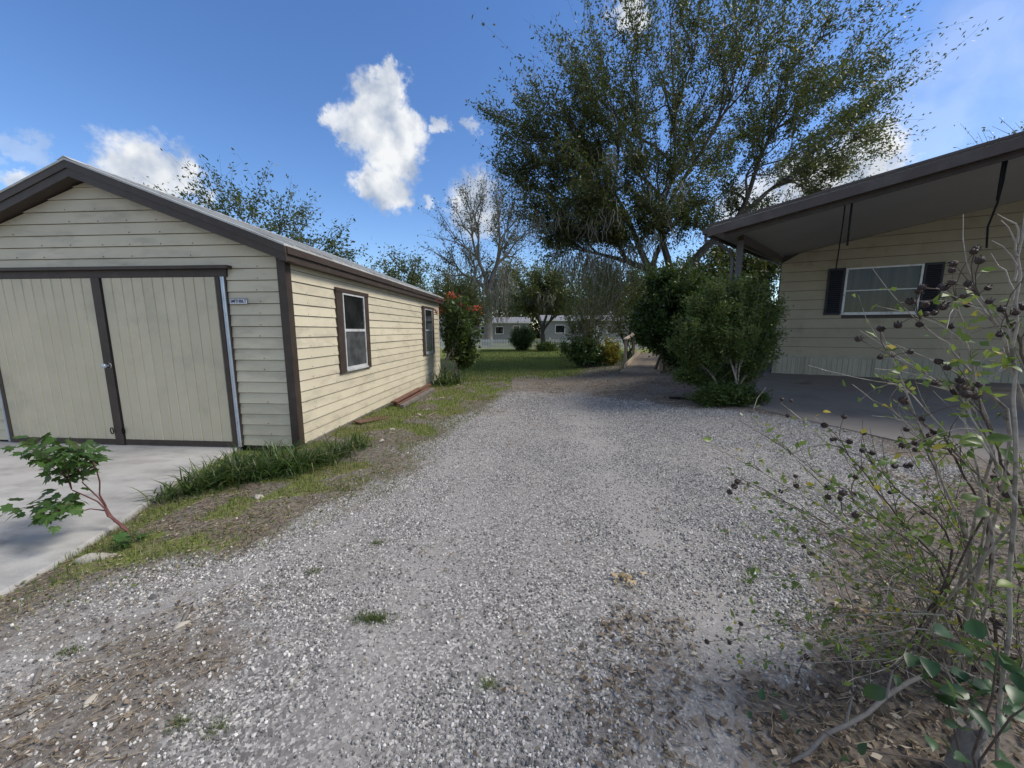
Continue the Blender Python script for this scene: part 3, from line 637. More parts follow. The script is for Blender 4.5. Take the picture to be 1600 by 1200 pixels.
moss(root, OB, np.array([at(u, v, 15.6) for u, v in ((905, 395), (920, 385), (935, 400), (950, 390), (890, 400), (925, 410), (960, 405), (985, 380), (1010, 385), (875, 385))]), rng, .8, 2.2, 40, sp=.28, w=.014)
low = T[(T[:, 2] < 8.0) & (T[:, 0] > 6.0)]; moss(root, OB, low[rng.choice(len(low), 14)], rng, .4, 1.1, 14, sp=.25, w=.012)
# bare mossy tree beyond the fence
yb = 40.0; BB = at(763, 538, yb); BB[2] = 0
lobes = [lob(750, 350, yb, 78, 72, 4, 260), lob(700, 410, yb, 45, 45, 3, 80), lob(800, 370, yb, 45, 70, 3, 120), lob(760, 290, yb, 40, 22, 3, 40)]
root, T, tw = plant('bare_tree', 'tall nearly bare tree with fanned limbs behind the picket fence', 'tree', BB, 1, lobes, 21, M['drab'], M['greybark'], 9, .24, .10, .2, rt=.022, ex=.44, frac=.34, wob=.012, top=BB+[.1, 0, 5.0], kf=3)
moss(root, BB, at(765, 440, yb)+rng.normal(size=(60, 3))*[2.4, 1.5, 1.3], rng, 1.5, 3.5, 20, sp=.4, w=.03)
# small dark tree on the lawn
yb = 28.5; SB = np.array([2.4, 28.5, 0])
lobes = [lob(850, 440, yb, 52, 45, 2.2, 190), lob(815, 470, yb, 35, 28, 2, 60), lob(890, 470, yb, 40, 30, 2, 60)]
root, T, tw = plant('lawn_tree', 'small round-headed tree with forked trunk on the far lawn', 'tree', SB, 1, lobes, 22, M['sparse'], M['bark'], 22, .22, .09, .16, rt=.014, ex=.42, frac=.34, top=SB+[-.05, 0, 1.3], kf=3)
moss(root, SB, T[T[:, 2] < 4.5][:16], rng, .5, 1.2, 14, sp=.25, w=.02)
# leafy thin-branched trees behind the shed
yb = 18.0; b0 = at(400, 420, yb); b0[2] = 0
lobes = [lob(390, 325, yb, 105, 72, 2.5, 150), lob(480, 375, yb, 85, 50, 2.2, 95), lob(320, 300, yb, 66, 42, 2, 38), lob(550, 400, yb, 45, 28, 1.5, 40)]
plant('shed_back_tree', 'thin-branched leafy tree rising behind the shed roof', 'tree', b0, 1, lobes, 31, M['sparse'], M['bark'], 11, .18, .07, .13, rt=.007, ex=.48, frac=.3, wob=.03, top=b0+[.2, 0, 4.2])
yb = 23.0; b0 = at(625, 470, yb); b0[2] = 0
plant('shed_back_tree', 'low pale-leaved tree behind the far end of the shed', 'tree', b0, 1, [lob(625, 425, yb, 60, 38, 2, 90), lob(590, 440, yb, 40, 25, 1.5, 40)], 32, M['sparse'], M['bark'], 20, .2, .08, .15, rt=.01, ex=.45, top=b0+[.1, 0, 2.2])
yb = 20.0; b0 = at(700, 500, yb); b0[2] = 0
plant('olive_shrub', 'yellow-green bushy shrub behind the red-flowered bush', 'shrub', b0, 5, [lob(700, 455, yb, 62, 36, 1.5, 190), lob(735, 480, yb, 40, 35, 1.2, 90)], 33, M['olive'], M['bark'], 24, .14, .05, .1, rt=.007, ex=.45)
# tree peeking over the home roof
b0 = np.array([24.5, 16.0, .1]); yb = 16.0
plant('roof_back_tree', 'twiggy tree just showing above the porch roof at the right edge', 'tree', b0, 1, [lob(1640, 212, 15.0, 110, 44, 2.2, 150)], 34, M['drab'], M['bark'], 12, .12, .05, .1, rt=.012, ex=.45, top=b0+[-.3, 0, 5])
yb = 23.0; b0 = at(1160, 470, yb); b0[2] = 0
plant('side_tree', 'leafy tree seen in the gap between the oak trunk and the porch post', 'tree', b0, 1, [lob(1150, 400, yb, 75, 42, 2, 150), lob(1210, 400, yb, 50, 30, 2, 70), lob(1090, 420, yb, 50, 40, 2, 80)], 35, M['oak'], M['bark'], 26, .2, .09, .15, rt=.01, ex=.42, top=b0+[0, 0, 1.8])
yb = 21.0; b0 = at(985, 480, yb); b0[2] = 0
plant('back_thicket', 'olive thicket behind the ramp below the oak limbs', 'shrub', b0, 6, [lob(990, 450, yb, 70, 55, 1.6, 170), lob(940, 430, yb, 45, 40, 1.5, 90), lob(1010, 500, yb, 60, 40, 1.5, 90)], 36, M['olive'], M['bark'], 20, .15, .06, .13, rt=.008, ex=.42)
# far wood beyond the white houses
far = [(-28, 62, 11, 'oak'), (-19, 66, 12, 'drab'), (-9, 64, 13, 'oak'), (-.5, 60, 14, 'drab'), (6, 63, 13, 'oak'), (12.5, 60, 14, 'drab'), (19, 58, 13, 'oak'), (27, 60, 14, 'oak'), (36, 60, 13, 'drab'), (-38, 60, 12, 'oak')]
fl = ['dark far tree, leftmost group behind the shed', 'drab far tree behind the shed roof', 'dark far tree behind the bare tree', 'drab mossy far tree above the grey house', 'dark far tree behind the lawn tree', 'drab far tree behind the oak moss', 'dark far tree behind the oak trunk', 'dark far tree behind the dark bush', 'drab far tree behind the mobile home', 'dark far tree at the far left behind the shed']
for i, (x, y, h, mt) in enumerate(far):
    b0 = np.array([x, y, 0.]); plant('far_tree', fl[i], 'tree', b0, 1, [(b0+[0, 0, h*.62], (4.6, 3.5, h*.36), 150), (b0+[1.5, -1, h*.38], (4, 3, h*.2), 60)], 40+i, M[mt], M['bark'], 16, .48, .22, .4, rt=.03, ex=.42, top=b0+[0, 0, h*.25], group='trees of the far wood')
rng = np.random.default_rng(61); n = 48000; x = rng.uniform(-75, 75, n); z = rng.random(n)**1.4*(6.5+3.5*vnoise(x, x*0, .12)); P = np.stack([x, 74+rng.normal(size=n)*1.6, z], 1)
V, F, t_ = leaf_arrays(P, rng.normal(size=(n, 3)), .75*rng.uniform(.6, 1.3, n), .42, rng); tag(mk('far_wood', V, F, M['oak'], tint=t_), 'dark mass of far-off woods behind the houses', 'woods', kind='stuff')
# ---------------------------------------------------------------- shrubs
def shrub(name, label, base, lobes, seed, mat, per, L, Wd, sp, bark='bark', stems=6, rt=.006, **k):
    return plant(name, label, 'shrub', base, stems, lobes, seed, M[mat], M[bark], per, L, Wd, sp, rt=rt, ex=.42, crown='foliage', trunk='stems', **k)
B0 = np.array([5.35, 12.6, .2])
shrub('dark_bush', 'large dark green bush overhanging the wooden ramp', B0, [lob(1050, 490, 12.3, 54, 66, 1.1, 230), lob(1075, 440, 12.0, 50, 28, .9, 80), lob(1012, 500, 12.3, 30, 38, .7, 80), lob(1085, 545, 12.4, 40, 36, .8, 80), lob(1030, 425, 12.2, 35, 16, .6, 30), lob(1050, 550, 12.4, 25, 20, .5, 30)], 51, 'darkgreen', 60, .12, .055, .09)
B0 = np.array([4.35, 7.35, .19])
shrub('nandina_bush', 'feathery green bush with pale bare stems beside the patio slab', B0, [lob(1130, 445, 7.3, 34, 16, .35, 36), lob(1175, 452, 7.2, 34, 18, .35, 36), lob(1205, 480, 7.2, 28, 18, .3, 30), lob(1150, 480, 7.0, 44, 16, .35, 40), lob(1095, 470, 7.3, 30, 15, .35, 30), lob(1210, 515, 7.3, 22, 16, .3, 24), lob(1080, 505, 7.1, 36, 15, .35, 34), lob(1140, 515, 6.9, 42, 16, .3, 36), lob(1190, 545, 7.3, 28, 20, .3, 26), lob(1060, 540, 7.4, 26, 18, .35, 26), lob(1110, 545, 7.3, 36, 20, .4, 34), lob(1150, 570, 7.6, 46, 26, .5, 50), lob(1075, 580, 7.6, 32, 22, .4, 30), lob(1120, 600, 7.6, 40, 18, .4, 30)], 52, 'nandina', 80, .066, .021, .048, bark='twig', stems=16, rt=.0030, bj=.22)
B0 = np.array([4.15, 6.95, .18])
shrub('low_nandina', 'low fresh green growth at the foot of the feathery bush', B0, [(B0+[0, 0, .17], (.75, .38, .24), 210)], 53, 'midgreen', 40, .06, .024, .04, stems=10, rt=.003)
B0 = np.array([-1.82, 11.2, 0])
rr, T, tw = shrub('flower_bush', 'tall green bush with coral red flowers at the shed far corner', B0, [lob(718, 505, 11.2, 32, 38, .5, 110), lob(712, 475, 11.2, 22, 18, .4, 40), lob(735, 540, 11.2, 22, 30, .4, 50)], 54, 'midgreen', 22, .12, .07, .05, bark='twig', stems=8, rt=.005)
rng = np.random.default_rng(9)
for (u, v, n) in ((706, 462, 60), (686, 486, 40), (726, 478, 26), (742, 482, 34), (690, 470, 18)):
    c = at(u, v, 11.0); P = c+rng.normal(size=(n, 3))*[.085, .06, .04]; V, F, t_ = leaf_arrays(P, P-c+rng.normal(size=(n, 3))*.05, .075, .035, rng)
    mk('flower_cluster', V, F, M['redflower'], rr, tint=t_).matrix_parent_inverse = Matrix.Translation(-Vector(B0))
B0 = np.array([2.9, 15.2, .05])
shrub('wild_shrub', 'tall olive tangled shrub under the hanging moss', B0, [lob(930, 480, 15.5, 55, 62, 1.2, 200), lob(960, 440, 15.8, 45, 40, 1, 100), lob(905, 500, 15.3, 35, 35, .9, 70)], 55, 'olive', 14, .10, .035, .09, bark='twig', stems=10, rt=.0055)
B0 = np.array([2.95, 14.9, .05])
shrub('leafy_shrub', 'dark leafy shrub below the tangled shrub at the lawn edge', B0, [lob(915, 548, 14.9, 38, 28, .7, 140), lob(890, 540, 15, 22, 22, .5, 40)], 56, 'darkgreen', 24, .10, .05, .06, stems=8)
B0 = np.array([3.95, 14.9, .05])
shrub('croton_shrub', 'yellow and red variegated shrub left of the ramp post', B0, [lob(953, 548, 14.9, 20, 22, .45, 90)], 57, 'croton', 24, .11, .045, .05, stems=6)
B0 = np.array([.85, 29.6, 0])
shrub('round_bush', 'round clipped dark bush in front of the picket fence', B0, [(B0+[0, 0, 1.0], (1.12, 1.1, 1.0), 420)], 58, 'darkgreen', 30, .12, .05, .08, rt=.008)
B0 = np.array([2.6, 28.0, 0])
shrub('tree_foot_shrub', 'low green shrub at the foot of the lawn tree', B0, [(B0+[0, 0, .4], (1.0, .7, .45), 120)], 59, 'midgreen', 20, .12, .05, .07)
B0 = np.array([7.75, 12.35, .15])
shrub('corner_shrub', 'very dark upright shrub in the gap beside the home wall', B0, [(B0+[0, 0, .9], (.55, .5, .95), 110), (B0+[-.2, .6, 1.9], (.7, .6, .7), 90)], 61, 'darkgreen', 40, .12, .06, .08)
B0 = np.array([7.6, 14.3, .15])
shrub('side_shrub', 'pale green shrub between the dark bush and the home wall', B0, [lob(1190, 440, 13.6, 26, 22, .5, 90), lob(1150, 440, 14.5, 60, 30, .8, 110)], 60, 'midgreen', 22, .10, .05, .07)
def strap_clump(name, label, base, n, L, w, seed, cat='plant', group=None, sp=.16, up=.9, mat='strap'):
    rng = np.random.default_rng(seed); B = Bulk(); base = np.asarray(base, float)
    for _ in range(n):
        a = rng.uniform(0, 2*math.pi); l = L*rng.uniform(.55, 1.25); b0 = np.array([rng.normal()*sp, rng.normal()*sp, -.01]); out = np.array([math.cos(a), math.sin(a), 0]); ln = rng.uniform(.25, .95)
        s = np.linspace(0, 1, 6)[:, None]; P = b0+out*l*ln*(s**1.5)*1.15+np.array([0, 0, 1])*l*up*(s-.78*ln*s**2.2)
        sd = np.array([-out[1], out[0], 0])*w; ww = np.array([.7, 1, 1, .85, .55, .05])[:, None]
        B.add(np.concatenate([P-sd*ww, P+sd*ww]), np.array([[i, i+1, i+7, i+6] for i in range(5)]), rng.random())
    o = B.build(name, M[mat]); o.location = tuple(base); tag(o, label, cat, group); return o
i = 0
for (u, v, n, L) in ((262, 772, 40, .26), (300, 764, 55, .28), (330, 758, 90, .34), (365, 752, 100, .36), (398, 745, 110, .38), (432, 740, 110, .38), (465, 735, 110, .38), (500, 725, 100, .36), (532, 712, 90, .34), (562, 700, 80, .30), (345, 742, 80, .34), (415, 728, 90, .36), (380, 735, 90, .36)):
    p = gp(u, v); p[2] = hz(p[0], p[1]); i += 1
    strap_clump('strap_leaf_clump', 'strap-leaved grassy clump in the row below the shed corner', p, int(n*1.15), L*1.22, .0062, 70+i, group='strap-leaved clumps along the shed corner', sp=.09)
p = np.array([-1.95, 10.9, 0.0]); strap_clump('strap_leaf_clump', 'tall strap-leaved clump under the red-flowered bush', p, 130, .75, .012, 90, sp=.22)
# young lobed-leaf shrub leaning over the apron
LB = gp(200, 826); LB[2] = -.03
lsh = empty('leaning_shrub', LB); tag(lsh, 'young leaning shrub with lobed leaves and red stems over the concrete', 'shrub')
def lobed_mesh():
    ang = [0, 20, 42, 62, 84, 104, 128, 160]; rad = [1.0, .50, .72, .46, .56, .40, .38, .16]
    pts = [(math.sin(RAD(a))*r, math.cos(RAD(a))*r) for a, r in zip(ang, rad)]
    full = pts+[(-x, y) for x, y in pts[:0:-1]]
    V = [(0, 0, 0)]+[(x, y, -.22*(x*x+y*y)+.10*abs(x)) for x, y in full]; n = len(full)
    me = bpy.data.meshes.new('leaf'); me.from_pydata(V, [], [(0, 1+(i+1) % n, 1+i) for i in range(n)]); me.materials.append(M['lobed']); a = me.attributes.new('tint', 'FLOAT', 'POINT'); a.data.foreach_set('value', np.full(n+1, .5, dtype=np.float32)); return me
LM = lobed_mesh(); rng = np.random.default_rng(12)
def place_leaf(me, p, d, s, parent, base, rng, name='leaf', roll=.5):
    o = bpy.data.objects.new(name, me); link(o, parent); d = Vector(d).normalized(); up = Vector((rng.normal()*roll, rng.normal()*roll, 1)); z = (up-d*up.dot(d)).normalized(); x = d.cross(z)
    o.matrix_local = Matrix.Translation(Vector(p)-Vector(base)) @ Matrix((x, d, z)).transposed().to_4x4() @ Matrix.Scale(s, 4); return o
def stem_obj(pts, r0, r1, mat, parent, base, name='stem', k=6):
    m = MB(); P = np.asarray(pts)-base; m.tube(P, np.linspace(r0, r1, len(P)), k); return m.build(name, mat, parent, True)
fork = at(172, 806, 2.82)
for tips in ([(150, 735, 2.75), (128, 705, 2.7), (105, 690, 2.7), (75, 700, 2.65), (140, 715, 2.85)], [(112, 765, 2.72), (90, 735, 2.65), (60, 720, 2.6), (45, 700, 2.55), (95, 705, 2.5), (30, 690, 2.6)], [(120, 800, 2.75), (75, 795, 2.65), (50, 790, 2.6), (90, 800, 2.5), (28, 795, 2.6), (70, 812, 2.5)], [(130, 752, 2.9), (110, 725, 2.95), (85, 720, 2.9), (60, 690, 2.9), (120, 690, 2.95)]):
    a = at(*tips[0]); P = np.concatenate([bez(LB, (-.5, 0, .5), fork, 4), bez(fork, (-.3, 0, .8), a, 5)[1:]]); stem_obj(P+np.concatenate([[[0, 0, 0]], rng.normal(size=(len(P)-1, 3))*.006]), .0085, .004, M['redstem'], lsh, LB)
    for tp in tips[1:]:
        q = at(*tp); P = bez(a, (0, 0, .6), q, 5); stem_obj(P, .005, .0025, M['redstem'], lsh, LB, 'twig', 4)
        for j in range(17):
            th = rng.uniform(0, 2*math.pi); d = np.array([math.cos(th), math.sin(th), rng.uniform(-.9, .3)]); p = P[rng.integers(2, 5)]+d*[.03, .03, .02]+rng.normal(size=3)*.036
            place_leaf(LM, p, d, rng.uniform(.045, .085), lsh, LB, rng)
p = gp(205, 850); p[2] = -.03; cl = empty('seedling', p); tag(cl, 'small bright green lobed seedling at the foot of the leaning shrub', 'plant')
for j in range(14):
    th = rng.uniform(0, 6.28); d = np.array([math.cos(th), math.sin(th), rng.uniform(-.1, .5)]); place_leaf(LM, p+d*.05+[0, 0, .04+rng.random()*.06], d, rng.uniform(.05, .085), cl, p, rng)

# ---------------------------------------------------------------- fence, far houses, ramp, timber
fx0, fx1, fy = -14.0, 13.0, 31.2; FH = .88
nseg = 11; sw = (fx1-fx0)/nseg
fe = empty('picket_fence', (fx0, fy, 0)); tag(fe, 'white picket fence running along the far edge of the lawn', 'fence')
for k in range(nseg):
    a = k*sw
    MB().prism([(a-.06, 0), (a+.06, 0), (a+.06, FH+.08), (a, FH+.16), (a-.06, FH+.08)], -.06, .06).build('post', M['white'], fe)
    for z in (.2, .66): MB().box(a+.061, a+sw-.061, -.02, .02, z, z+.09).build('rail', M['white'], fe)
    pk = MB()
    for x in np.arange(a+.12, a+sw-.1, .135): pk.prism([(x, .05), (x+.08, .05), (x+.08, FH-.05), (x+.04, FH), (x, FH-.05)], -.045, -.021)
    pk.build('picket_panel', M['white'], fe)['kind'] = 'stuff'
def far_house(x0, x1, y, h, label, wins, door=None):
    hs = empty('far_house', (x0, y, 0)); w = x1-x0; tag(hs, label, 'house')
    MB().box(0, w, 0, 6, .0, h).build('wall', M['bwall'], hs)
    MB().prism([(-.25, h), (6.25, h), (3, h+.8)], -.3, w+.3, 0).build('roof', M['broof'], hs)
    MB().box(-.3, w+.3, -.32, -.252, h-.05, h+.1).build('fascia', M['white'], hs)
    for (a, b_, z0, z1) in wins:
        f = MB().box(a-.08, b_+.08, -.05, -.004, z0-.08, z1+.08).build('window', M['white'], hs); MB().box(a, b_, -.06, -.051, z0, z1).build('pane', M['glass'], f)
    MB().box(0, w, -.03, -.004, .0, .6).build('skirting', M['broof'], hs)
    if door: f = MB().box(door, door+.95, -.05, -.006, .61, 2.5).build('door', M['white'], hs)
far_house(-9, 2.0, 46, 2.5, 'grey far house behind the picket fence beside the bare trunk', [(5.2, 6.2, 1.2, 2.0), (7.0, 7.9, 1.2, 2.0), (9.2, 9.9, .9, 2.1)])
far_house(4.0, 17, 47, 2.8, 'pale far house right of the lawn tree behind the fence', [(1.5, 2.6, 1.3, 2.2), (4.2, 5.1, 1.2, 2.2), (8, 9.2, 1.3, 2.2)], 6.2)
# ramp
R0 = np.array([4.40, 12.55, hz(4.40, 12.55)]); rd = unit([2.5, 5.1, 0]); rrz = math.atan2(rd[1], rd[0])-math.pi/2
ramp = empty('wooden_ramp', R0, rrz); tag(ramp, 'wooden ramp with kerb boards and short rail posts', 'ramp')
RW = 1.15; RS = .085
for i in range(28):
    y0 = -.05+i*.145; z = .03+RS*y0; m = MB(); m.add([(-RW/2, y0, z), (RW/2, y0, z), (RW/2, y0+.138, z+RS*.138), (-RW/2, y0+.138, z+RS*.138), (-RW/2, y0, z+.035), (RW/2, y0, z+.035), (RW/2, y0+.138, z+.035+RS*.138), (-RW/2, y0+.138, z+.035+RS*.138)], [(0,3,2,1), (4,5,6,7), (0,1,5,4), (1,2,6,5), (2,3,7,6), (3,0,4,7)])
    if i == 0: m = MB().add([(-RW/2-.05, -.45, -.01), (RW/2+.05, -.45, -.01), (RW/2+.05, .09, .03), (-RW/2-.05, .09, .03), (-RW/2-.05, -.45, .015), (RW/2+.05, -.45, .015), (RW/2+.05, .09, .066), (-RW/2-.05, .09, .066)], [(0,3,2,1), (4,5,6,7), (0,1,5,4), (1,2,6,5), (2,3,7,6), (3,0,4,7)])
    m.build('deck_board', M['wood_dk'], ramp)
for sx in (-1, 1):
    x = sx*(RW/2-.02); MB().beam((x, .12, .15), (x, 4.0, .15+RS*3.88), .04, .14).build('kerb_board', M['wood'], ramp)
    for yk in ((.55, 2.6) if sx < 0 else (.30, 2.6)):
        xx_ = sx*(RW/2+.05); MB().box(xx_-.045, xx_+.045, yk-.045, yk+.045, -.05, 1.02+RS*yk).build('rail_post', M['wood_dk'], ramp)
MB().beam((-RW/2-.05, .40, 1.085), (-RW/2-.05, 2.9, 1.085+RS*2.5), .14, .035).build('handrail', M['wood'], ramp)
MB().beam((RW/2+.05, .15, 1.085), (RW/2+.05, 2.9, 1.085+RS*2.7), .14, .035).build('handrail', M['wood'], ramp)
# timber along the shed foot
def plank(a, b_, w, h, mat, label, rollz=0):
    a = np.asarray(a, float); b_ = np.asarray(b_, float); m = MB().beam(a, b_, w, h); o = m.build('loose_plank', M[mat], None, bevel=.004); tag(o, label, 'plank', 'loose timber along the shed foot')
plank(shed_w(.22, 2.9, .05), shed_w(.17, 5.6, .05), .10, .07, 'rustwood', 'red-brown timber lying nearest the shed wall')
plank(shed_w(.34, 2.75, .04), shed_w(.33, 5.0, .04), .08, .05, 'rustwood', 'red-brown timber lying outermost in the pile by the shed')
plank(shed_w(.27, 2.7, .11), shed_w(.22, 4.6, .11), .13, .035, 'rustwood', 'rust-coloured board on top of the pile by the shed')
plank(shed_w(.47, 2.6, .04), shed_w(.47, 4.9, .04), .08, .07, 'oldwood', 'grey weathered timber beside the red-brown pile')
plank(shed_w(.18, 1.25, .045), shed_w(.50, 1.75, .02), .22, .02, 'rustwood', 'short flat brown board leaning below the first shed window')
# stones
def rock(name, p, s, seed, label, mat='stone', group=None):
    import bmesh
    bm = bmesh.new(); bmesh.ops.create_icosphere(bm, subdivisions=3, radius=1); r = np.random.default_rng(seed); D = unit(r.normal(size=(9, 3))); A = r.uniform(.55, .9, 9)
    for v in bm.verts:
        n = np.array(v.co); k = n@D.T; f = 1.0
        for q, a in zip(k, A):
            if q > a: f = min(f, a/q)
        v.co = Vector(n*f*(1+.03*r.normal()))
    me = bpy.data.meshes.new(name); bm.to_mesh(me); bm.free(); me.materials.append(M[mat]); me.polygons.foreach_set('use_smooth', np.ones(len(me.polygons), dtype=bool))
    o = bpy.data.objects.new(name, me); o.location = tuple(p); o.scale = s; o.rotation_euler = (0, 0, r.uniform(0, 6)); link(o); tag(o, label, 'stone', group); return o
p = gp(152, 868); o_ = rock('stone', (p[0], p[1], -.03), (.155, .055, .055), 1, 'long pale stone at the edge of the concrete apron'); o_.rotation_euler = (0, 0, .25)
for k, (u, v, s, lb) in enumerate([(597, 690, .055, 'white chunk of rubble beside the flat brown board'), (405, 776, .05, 'pale broken slab piece below the strap-leaf clumps'), (612, 672, .045, 'small white rubble piece just right of the flat board'), (655, 648, .05, 'small pale stone outside the timber pile'), (668, 640, .04, 'smallest pale stone outside the timber pile'), (690, 622, .05, 'pale stone at the far end of the timber'), (285, 978, .035, 'grey lump by the bark sliver on the lower left gravel'), (140, 1098, .03, 'grey flat stone in the lower left litter'), (716, 602, .05, 'white stone near the red-flowered bush')]):
    p = gp(u, v); rock('stone', (p[0], p[1], float(hz(p[0], p[1]))+.005), (s*1.3, s*.8, s*.55), 100+k, lb)

# ---------------------------------------------------------------- ground cover
def scatter(rng, n, x0, x1, y0, y1): return rng.uniform(x0, x1, n), rng.uniform(y0, y1, n)
def on_solid(x, y):   # slab, apron or shed footprint
    ax = np.interp(y, [-.5, 1.6, 2.4, 3.0, 4.0, 4.93], [-2.95, -3.13, -3.2, -3.36, -3.72, -3.82]); a = (x < ax) & (y < 5.2)
    sx = np.interp(y, [4.9, 12.3], [-2.91, -2.40]); s = (x < sx) & (y > 4.88)
    ex = np.interp(y, [2.6, 4.15, 6.75, 9.35, 12.1], [5.6, 5.02, 4.32, 6.2, 8.5]); e_ = (x > ex+.12*(fbm(x, y, 3)-.3)) & (y > 2.6)
    return a | s | e_
# gravel pebbles: points carry size, geometry nodes put one stone on each
rng = np.random.default_rng(77)
PX_, PY_, PS_ = [], [], []
for (n, x0, x1, y0, y1, s0, s1) in ((170000, -3.3, 3.2, .7, 3.0, .0022, .0066), (210000, -2.9, 5.0, 3.0, 6.5, .0030, .0062), (100000, -2.2, 4.8, 6.5, 11.5, .005, .008)):
    x, y = scatter(rng, n, x0, x1, y0, y1); g, _ = masks(x, y); d = fbm(x+31, y+11, .9); pr = np.clip(g*1.2-.06, 0, 1)*(.30+.70*sstep(.60, .42, d))*(1-.66*worn(x, y))*(.55+.45*sstep(.3, .6, fbm(x, y+9, 4)))
    k = (rng.random(n) < pr) & ~on_solid(x, y); PX_.append(x[k]); PY_.append(y[k]); PS_.append(s0+(s1-s0)*rng.random(k.sum())**2.6*1.45)
x = np.concatenate(PX_); y = np.concatenate(PY_); s = np.concatenate(PS_)
big = rng.random(len(x)) < .004; s[big] *= rng.uniform(1.5, 2.4, big.sum())
me = bpy.data.meshes.new('gravel'); me.vertices.add(len(x)); me.vertices.foreach_set('co', np.stack([x, y, hz(x, y)+s*.25], 1).astype(np.float32).ravel())
a = me.attributes.new('size', 'FLOAT', 'POINT'); a.data.foreach_set('value', s.astype(np.float32))
a = me.attributes.new('turn', 'FLOAT_VECTOR', 'POINT'); a.data.foreach_set('vector', rng.uniform(0, 6.28, (len(x), 3)).astype(np.float32).ravel())
gm2, t, b, o = new_mat('gravel_stone'); oi = N(t, 'ShaderNodeObjectInfo'); r = N(t, 'ShaderNodeValToRGB'); LK(t, oi.outputs['Random'], r.inputs[0]); e = r.color_ramp.elements
e[0].color = (.10,.097,.094,1); e[1].color = (.68,.66,.625,1); q = e.new(.35); q.color = (.21,.203,.195,1); q = e.new(.7); q.color = (.38,.365,.345,1); q = e.new(.9); q.color = (.57,.55,.52,1)
LK(t, r.outputs[0], b.inputs['Base Color']); b.inputs['Roughness'].default_value = .75; b.inputs['Specular IOR Level'].default_value = .3
gv = bpy.data.objects.new('gravel', me); link(gv); tag(gv, 'loose grey and white gravel of the driveway', 'gravel', kind='stuff')
ng = bpy.data.node_groups.new('pebbles', 'GeometryNodeTree'); ng.interface.new_socket('Geometry', in_out='INPUT', socket_type='NodeSocketGeometry'); ng.interface.new_socket('Geometry', in_out='OUTPUT', socket_type='NodeSocketGeometry')
gi = N(ng, 'NodeGroupInput'); go = N(ng, 'NodeGroupOutput'); g2i = N(ng, 'GeometryNodeGeometryToInstance')
for k in range(3):
    ic = N(ng, 'GeometryNodeMeshIcoSphere'); ic.inputs['Subdivisions'].default_value = 2; sp = N(ng, 'GeometryNodeSetPosition'); LK(ng, ic.outputs[0], sp.inputs['Geometry'])
    nz = N(ng, 'ShaderNodeTexNoise'); nz.noise_dimensions = '4D'; nz.inputs['W'].default_value = k*3.7; nz.inputs['Scale'].default_value = 1.1; nz.inputs['Detail'].default_value = 1
    sb = N(ng, 'ShaderNodeVectorMath', operation='SUBTRACT'); LK(ng, nz.outputs['Color'], sb.inputs[0]); sb.inputs[1].default_value = (.5, .5, .5)
    sc_ = N(ng, 'ShaderNodeVectorMath', operation='SCALE'); LK(ng, sb.outputs[0], sc_.inputs[0]); sc_.inputs['Scale'].default_value = 1.6; LK(ng, sc_.outputs[0], sp.inputs['Offset'])
    tf = N(ng, 'GeometryNodeTransform'); LK(ng, sp.outputs[0], tf.inputs[0]); tf.inputs['Scale'].default_value = (1.25, .95, .7)
    sm = N(ng, 'GeometryNodeSetMaterial'); LK(ng, tf.outputs[0], sm.inputs[0]); sm.inputs['Material'].default_value = gm2; LK(ng, sm.outputs[0], g2i.inputs[0])
ip = N(ng, 'GeometryNodeInstanceOnPoints'); LK(ng, gi.outputs[0], ip.inputs['Points']); LK(ng, g2i.outputs[0], ip.inputs['Instance']); ip.inputs['Pick Instance'].default_value = True
na = N(ng, 'GeometryNodeInputNamedAttribute', data_type='FLOAT'); na.inputs[0].default_value = 'size'; nv = N(ng, 'GeometryNodeInputNamedAttribute', data_type='FLOAT_VECTOR'); nv.inputs[0].default_value = 'turn'
LK(ng, na.outputs[0], ip.inputs['Scale']); LK(ng, nv.outputs[0], ip.inputs['Rotation'])
LK(ng, ip.outputs[0], go.inputs[0]); gv.modifiers.new('pebbles', 'NODES').node_group = ng
me.materials.append(gm2)
# grass
rng = np.random.default_rng(78)
def blades(x, y, h, w, rng, lean=.5, tint=None):
    n = len(x); z = hz(x, y)-.004; P = np.stack([x, y, z], 1); th = rng.uniform(0, 6.283, n); o2 = np.stack([np.cos(th), np.sin(th), np.zeros(n)], 1); sd = np.stack([-np.sin(th), np.cos(th), np.zeros(n)], 1)*w[:, None]
    l = (rng.random(n)*lean*1.6)[:, None]; h = h[:, None]; up = np.array([0, 0, 1.])
    m_ = P+up*h*.6+o2*h*l*.35; tp = P+up*h*(1-.35*l)+o2*h*l
    V = np.stack([P-sd, P+sd, m_+sd*.7, m_-sd*.7, tp, tp], 1); V[:, 5] = tp+sd*.1
    F = np.stack([np.arange(n)*6+k for k in (0, 1, 2, 3)], 1); F2 = np.stack([np.arange(n)*6+k for k in (3, 2, 5, 4)], 1)
    return V.reshape(-1, 3), np.concatenate([F, F2]), np.repeat(rng.random(n) if tint is None else tint, 6)
X = []; Y = []; H = []; Wd_ = []
for (n, x0, x1, y0, y1, h0, w0, thr) in ((42000, -3.4, 0, 1.8, 6, .055, .0022, 0), (30000, -2.9, 1, 6, 12, .06, .0035, 0), (60000, -4, 6, 11.5, 20, .06, .007, 0), (50000, -8, 10, 20, 31, .07, .012, 0)):
    x, y = scatter(rng, n, x0, x1, y0, y1); g, l = masks(x, y); k = (rng.random(n) < l*1.0) & ~on_solid(x, y); X.append(x[k]); Y.append(y[k]); H.append(h0*rng.uniform(.4, 1.5, k.sum())); Wd_.append(np.full(k.sum(), w0))
V, F, tt = blades(np.concatenate(X), np.concatenate(Y), np.concatenate(H), np.concatenate(Wd_), rng)
